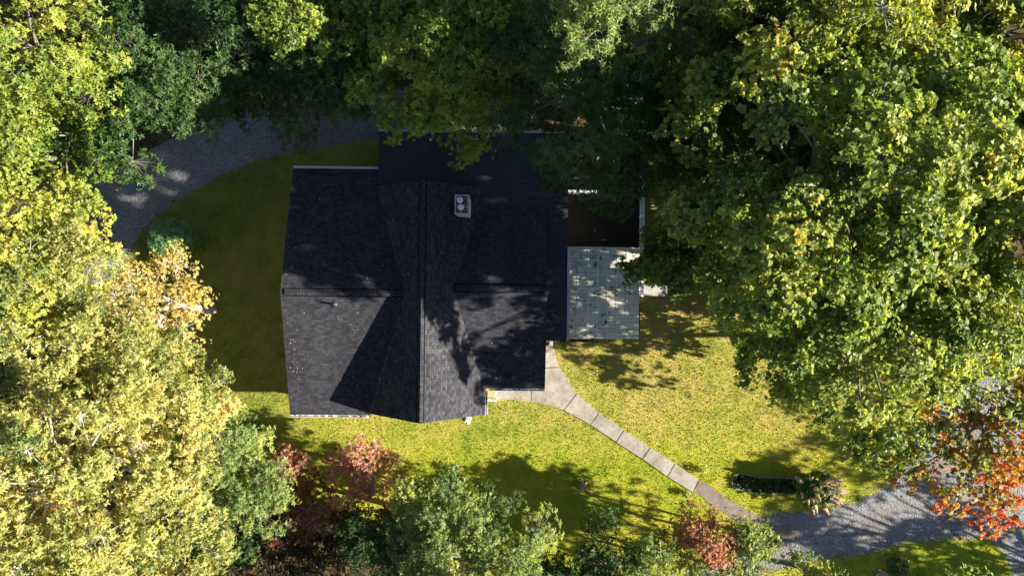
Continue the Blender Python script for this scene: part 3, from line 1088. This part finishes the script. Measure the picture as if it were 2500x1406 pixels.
fp = empty('front_stoop', (*P(1195, 964, .5), 0), HROT)
tag(fp, 'small timber stoop in a white frame where the walkway meets the house', 'stoop')
mb = MB()
for k in range(5):
    mb.box(-.36 + k * .14, -.36 + k * .14 + .13, -.17, .27, .36, .40)
mb.build('stoop_floor', M['tread'], fp)
MB().box(-.42, .42, -.36, -.20, 0, .42).build('kerb', M['white'], fp, bevel=.008)
MB().bar((.4, .3, 1.25), (.4, -.3, 1.25), .06, .05).build('handrail', M['white'], fp)
for y in (.27, -.27):
    MB().box(.37, .43, y - .03, y + .03, 0, 1.222).build('post', M['white'], fp)

sb = empty('splash_block', (*P(1143, 1024, .05), 0), HROT)
tag(sb, 'small white downspout outlet on the grass under the gable end', 'downspout')
MB().prism([(-.05, -.28), (.03, -.28), (.2, .05), (.1, .26), (-.1, .26)], .004, .09).build('trough', M['white'], sb, bevel=.015)
MB().bar((-.18, .12, .08), (-.07, -.12, .08), .05, .09).build('elbow', M['dark_wood'], sb, bevel=.01)
MB().cyl((0, .33), .045, .045, .05, 2.5, 12).build('downpipe', M['white'], sb)

# ------------------------------------------------------------------ yard things
sx, sy = P(1424, 1189, .5)
stump = empty('stump', (sx, sy, 0))
tag(stump, 'short cut log standing upright on the sunny lawn', 'log')
prof = [(.24, 0), (.19, .12), (.17, .35), (.165, .74), (.15, .76)]
MB().lathe((0, 0), prof, 18).build('stem', BARK['grey'], stump, True)
MB().cyl((0, 0), .15, .148, .755, .765, 18).build('cut_end', M['wood_end'], stump)
for k in range(3):
    a = -.5 + k * 1.1
    MB().bar((.16 * math.cos(a), .16 * math.sin(a), .25), (.32 * math.cos(a), .32 * math.sin(a), .02), .09, .09).build('root', BARK['grey'], stump, bevel=.02)

bed = empty('garden_bed', (*P(1862, 1180), 0))
tag(bed, 'long dark planting bed edged with low stones beside the hydrangea', 'garden bed')
ox, oy = P(1862, 1180)
bo = [(x - ox, y - oy) for x, y in PL([(1786, 1172), (1793, 1158), (1810, 1155), (1850, 1164), (1900, 1166), (1950, 1168), (1952, 1202), (1890, 1203), (1830, 1201), (1800, 1193), (1788, 1186)])][::-1]
MB().prism(bo, -.02, .05).build('soil', M['soil'], bed)
mb = MB()
g = np.random.default_rng(3)
for i in range(len(bo)):
    a, b = Vector((*bo[i], 0)), Vector((*bo[(i + 1) % len(bo)], 0))
    m = max(1, int((b - a).length / .3))
    for k in range(m):
        p, q = a.lerp(b, k / m), a.lerp(b, (k + .94) / m)
        mb.bar((p.x, p.y, .045), (q.x, q.y, .045 + g.normal(0, .008)), .06, .12 + g.normal(0, .015))
mb.build('stone_edging', M['stone'], bed, bevel=.01)
N = 260
bxs = g.uniform(-1.7, 1.9, N); bys = g.uniform(-.5, .55, N)
ok = inside(bo, bxs, bys)
C = np.stack([bxs[ok], bys[ok], g.uniform(.08, .28, ok.sum())], 1)
link('ground_cover', leaves_mesh('ground_cover', C, unit(g.normal(0, .4, (len(C), 3)) + np.array([0, 0, 1])), 6, .11, .06, 'oval', g.uniform(.1, .8, len(C)), g=g), LM['dark'], bed)

ring = empty('stone_ring', (*P(2130, 1105), 0))
tag(ring, 'broken half ring of pale edging stones under the maple', 'stone ring')
ox, oy = P(2130, 1105)
for (a, b, w, h) in (((2119, 1089), (2113, 1101), .13, .16), ((2114, 1105), (2124, 1116), .12, .14), ((2125, 1118), (2134, 1121), .15, .12), ((2138, 1121), (2146, 1104), .11, .2), ((2141, 1096), (2149, 1101), .14, .26)):
    p, q = P(*a), P(*b)
    MB().bar((p[0] - ox, p[1] - oy, h / 2 - .02), (q[0] - ox, q[1] - oy, h / 2 - .01), w, h).build('edging_stone', M['stone'], ring, bevel=.025)
C = np.stack([g.normal(0, .18, 30), g.normal(.05, .2, 30), g.uniform(.03, .2, 30)], 1)
link('weeds', leaves_mesh('weeds', C, unit(g.normal(0, .4, (30, 3)) + np.array([0, 0, 1])), 6, .12, .05, 'lance', g.uniform(.3, .9, 30), g=g), LM['green'], ring)


def boulder(name, label, x, y, r, seed):
    import bmesh
    bm = bmesh.new()
    bmesh.ops.create_icosphere(bm, subdivisions=3, radius=1)
    gg = np.random.default_rng(seed)
    ax = gg.normal(0, 1, (5, 3))
    for v in bm.verts:
        c = np.array(v.co)
        k = 1 + .14 * sum(math.sin(2.2 * float(c @ a) + i) for i, a in enumerate(ax)) / 2
        v.co = Vector((c[0] * r * k, c[1] * r * .8 * k, max(-.1, c[2] * r * .6 * k)))
    me = bpy.data.meshes.new(name)
    bm.to_mesh(me)
    bm.free()
    o = link(name, me, M['stone'], None, (x, y, .05))
    return tag(o, label, 'boulder')


boulder('boulder', 'pale grey boulder at the grass edge beside a dark shrub', *P(2152, 1402), .34, 4)
boulder('boulder', 'smaller dull stone lying next to the pale boulder', *P(2172, 1408), .2, 9)

# hydrangea
hx, hy = P(1998, 1196, 1.2)
hyd = empty('hydrangea', (hx, hy, 0))
tag(hyd, 'round hydrangea bush with blush white flower cones beside the gravel', 'shrub')
g = np.random.default_rng(21)
N = 620
d = unit(g.normal(0, 1, (N, 3)) + np.array([0, 0, .3]))
rr_ = g.uniform(.45, 1, N) ** .6
C = d * rr_[:, None] * np.array([1.25, 1.05, .85]) + np.array([0, 0, 1.05])
C = C[C[:, 2] > .1]
link('foliage', leaves_mesh('foliage', C, unit(d[:len(C)] + np.array([0, 0, .5])), 5, .17, .10, 'oval', g.uniform(0, .6, len(C)), g=g), LM['green'], hyd)
pth = []
for k in range(16):
    a = g.uniform(0, 6.28)
    e = np.array([math.cos(a) * .9, math.sin(a) * .8, g.uniform(.9, 1.6)])
    pth.append((np.array([[0, 0, 0], e * .5 + np.array([0, 0, .15]), e]), np.array([.03, .02, .01]), 5))
v, lp, s_ = tubes(pth)
link('stem', mesh_np('stem', v, lp, s_, True), BARK['twig'], hyd)
# one flower cone, then copies
nf = 150
h = g.uniform(0, 1, nf)
a = g.uniform(0, 6.28, nf)
rad = .105 * (1 - h) ** .8 + .01
C = np.stack([rad * np.cos(a), rad * np.sin(a), h * .34], 1)
ax = unit(np.stack([np.cos(a), np.sin(a), np.full(nf, .5)], 1))
pm = leaves_mesh('panicle', C, ax, 4, .035, .035, 'oval', np.clip(.75 - h * .3 + g.normal(0, .15, nf), 0, 1), g=g)
pm.materials.append(M['panicle'])
proto = None
cnt = 0
for k in range(400):
    dd = unit(g.normal(0, 1, 3) + np.array([.25, -.1, .45]))
    if dd[2] < .05:
        continue
    p = dd * np.array([1.25, 1.05, .85]) * g.uniform(.95, 1.1) + np.array([0, 0, 1.05])
    o = bpy.data.objects.new('panicle', pm) if proto is None else proto.copy()
    proto = proto or o
    o.parent = hyd
    o.location = p - dd * .08
    lean = unit(dd + np.array([.5, -.25, .1]))
    o.rotation_euler = Vector(lean).to_track_quat('Z', 'Y').to_euler()
    s = g.uniform(.75, 1.25)
    o.scale = (s, s, s * g.uniform(.9, 1.2))
    col.objects.link(o)
    cnt += 1
    if cnt >= 40:
        break


def small_plant(name, label, px, py, r, h, mat, seed, L=.09, W=.03, shape='lance', cat='plant', n=60, group=None):
    gg = np.random.default_rng(seed)
    x, y = P(px, py, h * .6)
    root = empty(name, (x, y, 0))
    tag(root, label, cat, group)
    d = unit(gg.normal(0, 1, (n, 3)) + np.array([0, 0, .4]))
    C = d * (gg.uniform(.3, 1, n) ** .6)[:, None] * np.array([r, r, h * .5]) + np.array([0, 0, h * .55])
    C[:, 2] = np.maximum(C[:, 2], .04)
    link('foliage', leaves_mesh('foliage', C, unit(d + np.array([0, 0, .7])), 6, L, W, shape, gg.uniform(.1, 1, n), g=gg), LM[mat], root)
    pth = []
    for k in range(6):
        a = gg.uniform(0, 6.28)
        e = np.array([math.cos(a) * r * .6, math.sin(a) * r * .6, h * gg.uniform(.5, .9)])
        pth.append((np.array([[0, 0, 0], e * .5 + np.array([0, 0, h * .1]), e]), np.array([.02, .012, .006]), 4))
    v, lp, s_ = tubes(pth)
    link('stem', mesh_np('stem', v, lp, s_, True), BARK['twig'], root)
    return root


small_plant('flowering_plant', 'small whitish plant growing on the upper edge of the walkway by the garden bed', 1714, 1148, .3, .5, 'pale', 1, .08, .04)
small_plant('flowering_plant', 'small whitish plant on the lower edge of the walkway beside the sunny lawn', 1676, 1205, .24, .45, 'pale', 2, .08, .04)
small_plant('shrub', 'low dark rounded shrub beside the pale boulder at the grass edge', 2195, 1385, .75, .9, 'dark', 3, .1, .06, 'oval', 'shrub', 260)
small_plant('evergreen_shrub', 'dark evergreen shrub on the shaded lawn by the driveway curve', 418, 585, 1.25, 2.6, 'spruce', 4, .16, .05, 'lance', 'shrub', 1100)
small_plant('fern', 'light green ferny plant growing against the evergreen shrub', 462, 600, .75, 1.5, 'fern', 5, .3, .06, 'lance', 'fern', 120)
small_plant('weed_clump', 'green weeds tucked in the corner between canopy and house', 1372, 843, .3, .35, 'green', 6, .1, .05, 'oval', 'weeds', 70)
small_plant('weed_clump', 'green tuft growing at the end of the yellow pine steps', 1449, 836, .22, .35, 'green', 7, .1, .05, 'oval', 'weeds', 40)

# ------------------------------------------------------------------ trees
OAK = dict(dyn=(.11, .10), leaf='lance', L=.165, W=.072, mat='oak', nper=7, ros=6, tint0=.5, bden=2.5, rb=1.0)
LIME = dict(leaf='oval', L=.115, W=.08, ros=7, mat='lime', tint0=.5)
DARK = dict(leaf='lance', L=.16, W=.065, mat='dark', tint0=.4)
GREEN = dict(leaf='oval', L=.14, W=.09, mat='green', tint0=.42)
PALE = dict(leaf='lance', L=.15, W=.06, mat='pale', tint0=.45, nper=7)
MAPLE = dict(leaf='lobed', L=.12, W=.115, mat='maple', nper=6, ros=10, tint0=.5, spr=.40, rb=1.25, bden=3.2)

# by the driveway curve and the shaded side of the lawn
tree('maple_tree', 'lime yellow maple overhanging the gravel driveway curve', 115, 622, 10, 2.85, 2.2, seed=1, trunk_r=.2, **LIME)
tree('birch_tree', 'thin golden tree with white trunk and bare twigs beside the evergreen shrub', 392, 728, 6.5, 2.65, 1.5, seed=2, leaf='oval', L=.075, W=.06, mat='gold',
     dens=1.15, ros=5, bark='pale', trunk_r=.2, base=(-17.6, -1.3), low=.1, tint0=.45)
tree('oak_tree', 'pale yellow green oak with a white trunk next to the golden tree', 115, 800, 12, 3.7, 2.4, seed=3, bark='pale', trunk_r=.3, base=(-20.6, -1.9), **{**OAK, 'tint0': .4, 'bden': 2.2})
tree('oak_tree', 'low yellowing oak under the white trunk near the golden tree', 285, 845, 6, 1.9, 1.2, seed=4, **{**OAK, 'tint0': .55})
tree('oak_tree', 'big yellow green oak reaching toward the shaded lawn and far gutter', 352, 965, 11, 3.15, 2.3, seed=5, bark='pale', trunk_r=.24, base=(-19, -6.5), **OAK)
tree('oak_tree', 'tallest bright oak with pale twisting limbs by the lower corner', 150, 1170, 14, 4.0, 2.6, seed=6, bark='pale', trunk_r=.32, **{**OAK, 'bden': 2.2})
tree('oak_tree', 'olive green oak between the tallest bright oak and the pale bushy tree', 430, 1270, 9, 2.7, 1.8, seed=7, bark='pale', base=(-18.5, -13), **{**OAK, 'tint0': .33})
tree('oak_tree', 'bright oak cut by the picture edge below the pale yellow oak', 10, 960, 12, 3.2, 2, seed=8, bark='pale', **{**OAK, 'tint0': .36, 'bden': 2.1})
tree('oak_tree', 'bright oak filling the bottom corner beneath the tallest oak', 60, 1400, 12, 3.6, 2.2, seed=9, bark='pale', **OAK)
tree('maple_tree', 'lime maple at the picture edge beneath the driveway maple', 0, 690, 12, 3.0, 2, seed=10, **LIME)
tree('oak_tree', 'shaded oak at the bottom edge beside the brown undergrowth', 330, 1395, 8, 2.3, 1.5, seed=11, **OAK)
tree('sapling', 'pale green bushy tree whose tip points at the red dogwoods', 620, 1190, 7, 2.0, 1.7, seed=12, base=(-14.6, -11.6), group='smaller trees along the lawn', **PALE)
tree('sapling', 'pale green tree tucked between the big oak and the bushy pale tree', 535, 1090, 8, 1.9, 1.4, seed=13, group='smaller trees along the lawn', **PALE)
tree('dogwood', 'rust red dogwood next to the tip of the pale bushy tree', 705, 1150, 3.6, 1.25, .8, seed=14, leaf='oval', L=.11, W=.07, mat='dogwood', tint0=.4, group='smaller trees along the lawn', rb=.7)
tree('dogwood', 'pink red dogwood with a round sunlit crown on the lawn edge', 885, 1155, 4, 1.75, 1.1, seed=15, leaf='oval', L=.11, W=.07, mat='dogwood', tint0=.68, group='smaller trees along the lawn', rb=.75)
tree('dogwood', 'dull dark red dogwood in shade behind the round pink one', 750, 1245, 3.2, 1.9, 1, seed=16, leaf='oval', L=.11, W=.07, mat='dogwood', tint0=.25, group='smaller trees along the lawn', rb=.8)
tree('shrub', 'brown shaded thicket at the bottom edge below the dull dogwood', 660, 1370, 2.6, 2.3, 1, seed=17, leaf='oval', L=.12, W=.07, mat='brown', cat='shrub', group='shrubs under the trees', rb=.8)
tree('shrub', 'brown thicket with red berries at the bottom by the shaded oak', 470, 1400, 3, 1.9, 1, seed=18, leaf='oval', L=.12, W=.07, mat='brown', cat='shrub', group='shrubs under the trees', rb=.8, tint0=.6)
tree('shrub', 'dark red brown thicket at the bottom edge below the brown and yellow bush', 780, 1385, 3, 2.2, 1.1, seed=60, leaf='oval', L=.11, W=.06, mat='brown', cat='shrub', group='shrubs under the trees', rb=.8, tint0=.3)
tree('shrub', 'dark green bush between the pale bushy tree and the bottom thickets', 590, 1310, 2.6, 1.5, 1, seed=61, leaf='oval', L=.12, W=.07, mat='dark', cat='shrub', group='shrubs under the trees', rb=.8, tint0=.3)
tree('shrub', 'brown and yellow bush between the dogwoods and the light green trees', 880, 1290, 2.6, 1.6, .9, seed=19, leaf='oval', L=.12, W=.07, mat='brown', cat='shrub', group='shrubs under the trees', rb=.8, tint0=.6)
# along the bottom
tree('young_tree', 'light green feathery tree in the bottom middle facing the gable end', 1050, 1285, 5.5, 2.8, 1.9, low=.4, seed=20, group='smaller trees along the lawn', **PALE)
tree('young_tree', 'wide light green tree at the bottom edge below the feathery one', 1190, 1395, 6.5, 2.9, 1.8, low=.4, seed=21, group='smaller trees along the lawn', **PALE)
tree('young_tree', 'small dull green tree between the feathery tree and the tree shadow on the lawn', 1190, 1240, 3.2, 1.2, 1.5, low=.4, trunk_r=.07, seed=22, group='smaller trees along the lawn', leaf='lance', L=.13, W=.055, mat='dark', rb=.7)
tree('young_tree', 'dark green tree in shade between the brown bush and the feathery tree', 925, 1330, 5, 1.9, 1.3, seed=23, group='smaller trees along the lawn', **DARK)
tree('young_tree', 'dark green tree at the bottom edge below the big tree shadow', 1490, 1385, 4, 2.1, 1.8, low=.4, trunk_r=.08, seed=24, group='smaller trees along the lawn', **DARK)
tree('young_tree', 'low dark tree at the bottom edge beside the wide light green one', 1360, 1410, 3.4, 1.4, 1, seed=25, group='smaller trees along the lawn', **DARK)
tree('young_tree', 'mottled green tree between the dark one and the pink topped tree', 1610, 1375, 4.2, 1.6, 2.2, low=.4, trunk_r=.07, seed=26, group='smaller trees along the lawn', **PALE)
tree('dogwood', 'pink topped tree at the lower end of the flagstone path', 1720, 1312, 4.6, 1.4, 2.2, low=.4, trunk_r=.07, seed=27, leaf='oval', L=.11, W=.06, mat='dogwood', tint0=.6, group='smaller trees along the lawn', rb=.7)
tree('young_tree', 'pale spiky tree standing where flagstones meet the gravel', 1828, 1318, 4.8, 1.2, 2.4, low=.4, trunk_r=.07, seed=28, group='smaller trees along the lawn', rb=.7, **PALE)
tree('young_tree', 'pale green tree at the bottom edge below the pink topped one', 1760, 1400, 4.4, 1.6, 2, low=.4, trunk_r=.07, seed=29, group='smaller trees along the lawn', rb=.8, **PALE)
tree('young_tree', 'little pale tree at the bottom edge of the gravel and grass', 1985, 1408, 4.6, 1.0, 1.6, low=.4, trunk_r=.06, seed=30, group='smaller trees along the lawn', rb=.6, **PALE)
# behind the driveway and along the top
tree('oak_tree', 'sunlit yellow green oak in the top corner', 70, 110, 13, 3.3, 2.2, seed=31, **{**OAK, 'mat': 'lime', 'tint0': .3})
tree('maple_tree', 'mid green rounded maple above the far end of the driveway', 125, 305, 9, 3.0, 2.2, seed=32, **{**GREEN, 'L': .11, 'W': .08})
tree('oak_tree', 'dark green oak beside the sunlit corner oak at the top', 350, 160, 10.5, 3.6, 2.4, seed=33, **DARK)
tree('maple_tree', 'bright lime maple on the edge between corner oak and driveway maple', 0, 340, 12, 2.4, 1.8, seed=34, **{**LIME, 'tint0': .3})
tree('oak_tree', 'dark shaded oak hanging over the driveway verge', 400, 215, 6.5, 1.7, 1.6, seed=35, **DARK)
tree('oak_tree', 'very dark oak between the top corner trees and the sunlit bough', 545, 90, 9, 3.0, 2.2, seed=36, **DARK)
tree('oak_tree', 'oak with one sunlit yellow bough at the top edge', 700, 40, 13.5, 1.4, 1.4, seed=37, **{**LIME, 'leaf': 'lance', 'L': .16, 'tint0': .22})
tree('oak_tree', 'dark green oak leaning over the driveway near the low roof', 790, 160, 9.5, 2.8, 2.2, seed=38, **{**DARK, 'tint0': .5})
tree('maple_tree', 'broad green maple at the top whose branch droops onto the low roof', 1080, 110, 11, 3.7, 2.6, lobes=.1, seed=39, trunk_r=.25, base=(-3.6, 12.4), **{**GREEN, 'tint0': .66})
tree('maple_tree', 'green drooping maple overhanging the low roof edge', 1135, 268, 8.5, 1.7, 1.7, seed=40, base=(-2.2, 10.8), lobes=.1, **{**GREEN, 'tint0': .72})
tree('maple_tree', 'green maple at the top edge between the broad maple and the grey green willow oak', 1255, 30, 12, 2.6, 1.8, seed=41, **{**GREEN, 'tint0': .6})
tree('maple_tree', 'shaded green maple at the top edge beside the broad maple', 880, 20, 11, 2.4, 1.8, seed=42, **GREEN)
tree('willow_oak', 'grey green willow oak with narrow leaves behind the deck', 1420, 215, 12.5, 3.6, 3.4, seed=43, trunk_r=.28, **{**DARK, 'W': .045, 'L': .18, 'tint0': .48})
tree('willow_oak', 'sunlit narrow leaved oak top at the top edge', 1490, 30, 16, 2.0, 1.6, seed=44, **{**PALE, 'W': .05, 'L': .18})
tree('oak_tree', 'dark oak whose branches hang over the white deck railing', 1470, 372, 8, 2.5, 1.8, seed=45, **{**DARK, 'tint0': .3})
tree('oak_tree', 'dark oak between the willow oak and the tall maples', 1600, 280, 11, 3.0, 2.4, seed=46, **{**DARK, 'tint0': .38})
# the tall maples
tree('maple_tree', 'tallest broad leaved maple towering beyond the deck with glossy green leaves', 0, 0, 14.5, 5.6, 8, xy=(11.6, 3.6), seed=47, trunk_r=.42, lobes=.18, low=.15, **{**MAPLE, 'L': .135, 'W': .13, 'bden': 2.9, 'tint0': .52})
tree('maple_tree', 'large maple with yellowing leaves beside the lawn and tallest maple', 0, 0, 12.4, 4.6, 4.4, xy=(15.2, -1.2), low=.08, base=(15.6, .2), seed=48, dens=.85, trunk_r=.35, lobes=.2, **{**MAPLE, 'bden': 2.7, 'tint0': .58})
tree('maple_tree', 'bright maple cut by the picture edge behind the tallest maple', 0, 0, 14, 4.8, 5, xy=(19.5, 3.0), seed=49, trunk_r=.35, **{**MAPLE, 'tint0': .6})
tree('maple_tree', 'green and orange maple just above the red maple', 0, 0, 10, 3.9, 2.6, xy=(19.4, -4.2), base=(22, -1.5), seed=50, dens=.5, **{**MAPLE, 'bden': 1.8, 'L': .14, 'W': .13, 'tint0': .62, 'nper': 5})
tree('maple_tree', 'red and orange maple overhanging the gravel driveway', 0, 0, 11.5, 2.9, 1.6, xy=(20.1, -7.1), seed=51, trunk_r=.2, bark='grey', dens=.85, bden=2.5, leaf='lobed', L=.115, W=.11, mat='red', nper=6, ros=6, tint0=.46, dyn=(.16, .14), spr=.42, base=(26, -2.6))
tree('oak_tree', 'dark leafy oak between the deck and the top edge trees', 0, 0, 12.5, 4.4, 5.4, xy=(10.4, 8.6), seed=52, trunk_r=.3, **{**DARK, 'L': .17, 'W': .09, 'tint0': .55})
tree('oak_tree', 'sunlit yellow green oak at the top edge beyond the tallest maple', 0, 0, 16.5, 4.2, 3.4, xy=(10.6, 10.6), seed=53, trunk_r=.3, bark='pale', **{**OAK, 'L': .15, 'W': .08, 'mat': 'lime', 'tint0': .3})
tree('oak_tree', 'sunlit oak filling the top corner beyond the bright maple', 0, 0, 13.5, 4.6, 3.4, base=(17.5, 10.4), xy=(17.0, 9.4), seed=54, trunk_r=.3, bark='pale', **{**OAK, 'L': .15, 'W': .08, 'mat': 'lime', 'tint0': .28})
tree('oak_tree', 'olive oak at the picture edge beneath the corner oak', 0, 0, 12, 3.6, 3.2, xy=(20.5, 6.6), base=(20.6, 6.8), seed=59, **{**OAK, 'mat': 'lime', 'tint0': .2})
tree('oak_tree', 'yellow green oak in the very corner above the bright maple', 0, 0, 13.5, 3.4, 3.0, xy=(19.8, 11.0), base=(20.4, 11.4), seed=64, **{**OAK, 'mat': 'lime', 'tint0': .28})
tree('maple_tree', 'lower maple spreading its boughs along the lawn shadow line', 0, 0, 6.8, 3.0, 2.2, xy=(13.6, -3.0), base=(15.2, -.3), trunk_r=.1, dens=.6, seed=55, **{**MAPLE, 'bden': 1.9, 'tint0': .45})
tree('maple_tree', 'sparse low maple between the lawn and the stone ring', 0, 0, 4.6, 1.8, 1.2, xy=(16.6, -4.8), base=(18, .5), trunk_r=.08, seed=56, dens=.6, **{**MAPLE, 'bden': 1.9, 'L': .13, 'W': .12, 'tint0': .5})
tree('maple_tree', 'young maple leaning over the corrugated canopy and boardwalk', 0, 0, 6.6, 1.9, 2.0, xy=(8.0, 1.7), seed=57, rb=.9, **{**{k: v for k, v in MAPLE.items() if k != 'rb'}, 'L': .16, 'W': .15, 'tint0': .38})
tree('sumac', 'yellow green sumac with long fronds at the dark driveway verge', 605, 185, 2.4, 1.3, .8, seed=58, leaf='lance', L=.42, W=.09, mat='fern', nper=7, ros=3, dens=.5, rb=.7, group='shrubs under the trees', cat='shrub')
tree('shrub', 'unseen understory shrub added to shade the lawn near the boardwalk', 0, 0, 2.5, 2.1, 1.7, xy=(15.4, -2.5), base=(15.4, -2.5), seed=62, group='shrubs under the trees', cat='shrub', trunk_r=.06, dens=.6, twigs=False, leaf='oval', L=.15, W=.09, mat='green', rb=.9)  # added out of sight, its shade covers the trunk shadows on the lawn
tree('shrub', 'tall unseen shrub added under the tallest maple to shade the deck', 0, 0, 3.9, 2.6, 2.2, xy=(13.2, 2.0), base=(13.2, 2.0), seed=63, group='shrubs under the trees', cat='shrub', trunk_r=.08, twigs=False, leaf='oval', L=.15, W=.09, mat='green')  # added out of sight to keep the low sun off the deck
# woods that go on past the picture and shade the driveway and the north side
for k, (x, y, zc, rh, rz) in enumerate([(36, -16.5, 6.2, 4.6, 3.6), (30, 7, 8, 4.5, 4), (27, 13, 12, 5.5, 5), (40, -20.5, 7, 4.5, 4), (29.5, -7.8, 4.6, 3.2, 2.6), (21, -15.6, 7.4, 2.1, 1.9)]):
    tree('maple_tree', 'green maple of the woods past the gravel driveway', 0, 0, zc, rh, rz, xy=(x, y), seed=70 + k, group='maples past the gravel driveway', twigs=False, dens=.55 if k == 5 else .8, **{**MAPLE, 'ros': 6, 'bden': 2.2})

# shaded understory below the tall crowns
for k, (x, y, rh, m, lab) in enumerate([
        (12.5, 4.5, 3.8, 'dark', 'shaded understory bush below the tallest maple'), (18.5, 7.5, 3.8, 'green', 'understory bush below the bright maple and the corner oak'),
        (13.5, 12.5, 3.8, 'dark', 'shaded understory bush below the top edge oaks'), (20.5, .5, 3.6, 'brown', 'brown understory bush below the maples at the picture edge'),
        (6.5, 12.5, 3.4, 'dark', 'shaded understory bush behind the deck trees'), (-1, 14.5, 3.6, 'dark', 'dark understory bush at the top below the broad maple'),
        (-13, 13, 3.6, 'dark', 'dark understory bush below the oaks at the top edge'), (-24, 11, 3.6, 'dark', 'dark understory bush below the sunlit corner oak'),
        (-24.5, -5, 3.6, 'brown', 'brown understory bush below the pale oaks'), (-17, -14, 3.2, 'dark', 'shaded understory bush below the olive oak'),
        (24.5, 11.5, 3.4, 'green', 'understory bush in the top corner below the corner oak'), (23.5, 4.5, 3.4, 'dark', 'shaded understory bush at the picture edge below the bright maple'), (-8.5, 15.5, 3.2, 'dark', 'dark understory bush under the bough lit oak')]):
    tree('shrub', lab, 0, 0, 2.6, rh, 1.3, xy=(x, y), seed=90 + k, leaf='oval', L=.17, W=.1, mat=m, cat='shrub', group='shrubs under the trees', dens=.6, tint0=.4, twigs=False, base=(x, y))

# ------------------------------------------------------------------ grass and leaves on the lawn
g = np.random.default_rng(77)
N = 330000
x = g.uniform(-24, 31, N)
y = g.uniform(-18.5, 10, N)
lawn_e = [(px_ + 0, py_) for px_, py_ in LAWN]
ok = inside(lawn_e, x, y) & ~inside(WALK_ALL, x, y) & ~inside(FLAG, x, y)
e = g.normal(0, .2, (2, N))
ok &= ~inside(DRIVE_A, x + e[0], y + e[1]) & ~inside(DRIVE_B, x + e[0], y + e[1])
hxl, hyl = x * ca + y * sa, -x * sa + y * ca
ok &= ~((hxl > -11.6) & (hxl < 2.6) & (hyl > -5.1) & (hyl < 5.9)) & ~((hxl > -11.6) & (hxl < -1.75) & (hyl > -6.55) & (hyl < 5)) & ~((hxl > -7) & (hxl < 7.4) & (hyl > -2.6) & (hyl < 8.1))
ok &= ~inside([(a + P(1862, 1180)[0], b + P(1862, 1180)[1]) for a, b in bo], x, y)
x, y = x[ok], y[ok]
N = len(x)
h = g.uniform(.03, .10, N) * g.choice([.7, 1, 1.5], N)
w = g.uniform(.012, .028, N)
az = g.uniform(0, 6.28, N)
ln = np.abs(g.normal(.6, .5, N)) * h
la = g.uniform(0, 6.28, N)
V = np.empty((N, 3, 3))
V[:, 0] = np.stack([x - w * np.cos(az), y - w * np.sin(az), np.full(N, .003)], 1)
V[:, 1] = np.stack([x + w * np.cos(az), y + w * np.sin(az), np.full(N, .003)], 1)
V[:, 2] = np.stack([x + ln * np.cos(la), y + ln * np.sin(la), h], 1)
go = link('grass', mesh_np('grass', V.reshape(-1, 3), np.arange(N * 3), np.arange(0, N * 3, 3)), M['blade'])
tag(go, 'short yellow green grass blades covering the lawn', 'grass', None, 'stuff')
pts = []
xs = g.uniform(-20, 30, 5200)
ys = g.uniform(-17, 9, 5200)
keep = inside(LAWN, xs, ys) & (g.random(5200) < np.where(xs > 5, .5, .13)) & ~((xs > -12) & (xs < 3) & (ys > -6.6) & (ys < 8))
pts = np.stack([xs[keep], ys[keep], np.full(keep.sum(), .05)], 1)
leaf_scatter('fallen_leaves', pts, 'dark and tan fallen leaves dotted over the lawn and walkway', .085, g, M['dry'], np.clip(g.normal(.35, .3, len(pts)), 0, 1), .8)
xs = g.uniform(-26, 30, 3000)
ys = g.uniform(-18, 13, 3000)
keep = (inside(DRIVE_A, xs, ys) | inside(DRIVE_B, xs, ys)) & (g.random(3000) < .8)
pts = np.stack([xs[keep], ys[keep], np.full(keep.sum(), .022)], 1)
leaf_scatter('fallen_leaves', pts, 'brown fallen leaves dotted over the gravel driveways', .08, g, M['dry'], np.clip(g.normal(.4, .3, len(pts)), 0, 1), .4)
print('leaves', LEAF_TOTAL[0], 'blades', N)

# stones that spilled over the edges of the gravel
xs, ys = [], []
for poly in (DRIVE_A, DRIVE_B):
    for i in range(len(poly)):
        a, b = np.array(poly[i]), np.array(poly[(i + 1) % len(poly)])
        m = int(np.linalg.norm(b - a) * 70)
        u = g.random(m)
        pp = a + (b - a) * u[:, None] + g.normal(0, .22, (m, 2))
        xs.append(pp[:, 0]); ys.append(pp[:, 1])
xs, ys = np.concatenate(xs), np.concatenate(ys)
ok = (np.abs(xs) < 27) & (np.abs(ys) < 18)
xs, ys = xs[ok], ys[ok]
N = len(xs)
octa = np.array([(1, 0, 0), (0, 1, 0), (-1, 0, 0), (0, -1, 0), (0, 0, 1)], float)
r_ = g.uniform(.015, .04, N)
V = np.stack([xs, ys, np.full(N, .008)], 1)[:, None, :] + (octa[None] * g.uniform(.6, 1.3, (N, 5, 1))) * r_[:, None, None] * np.array([1, 1, .8])
f = np.array([(0, 1, 4), (1, 2, 4), (2, 3, 4), (3, 0, 4)])
Fi = (np.arange(N)[:, None, None] * 5 + f[None]).reshape(-1)
tag(link('gravel_stones', mesh_np('gravel_stones', V.reshape(-1, 3), Fi, np.arange(0, len(Fi), 3)), M['gravel']), 'loose gravel stones spilled along the driveway verges', 'gravel', None, 'stuff')
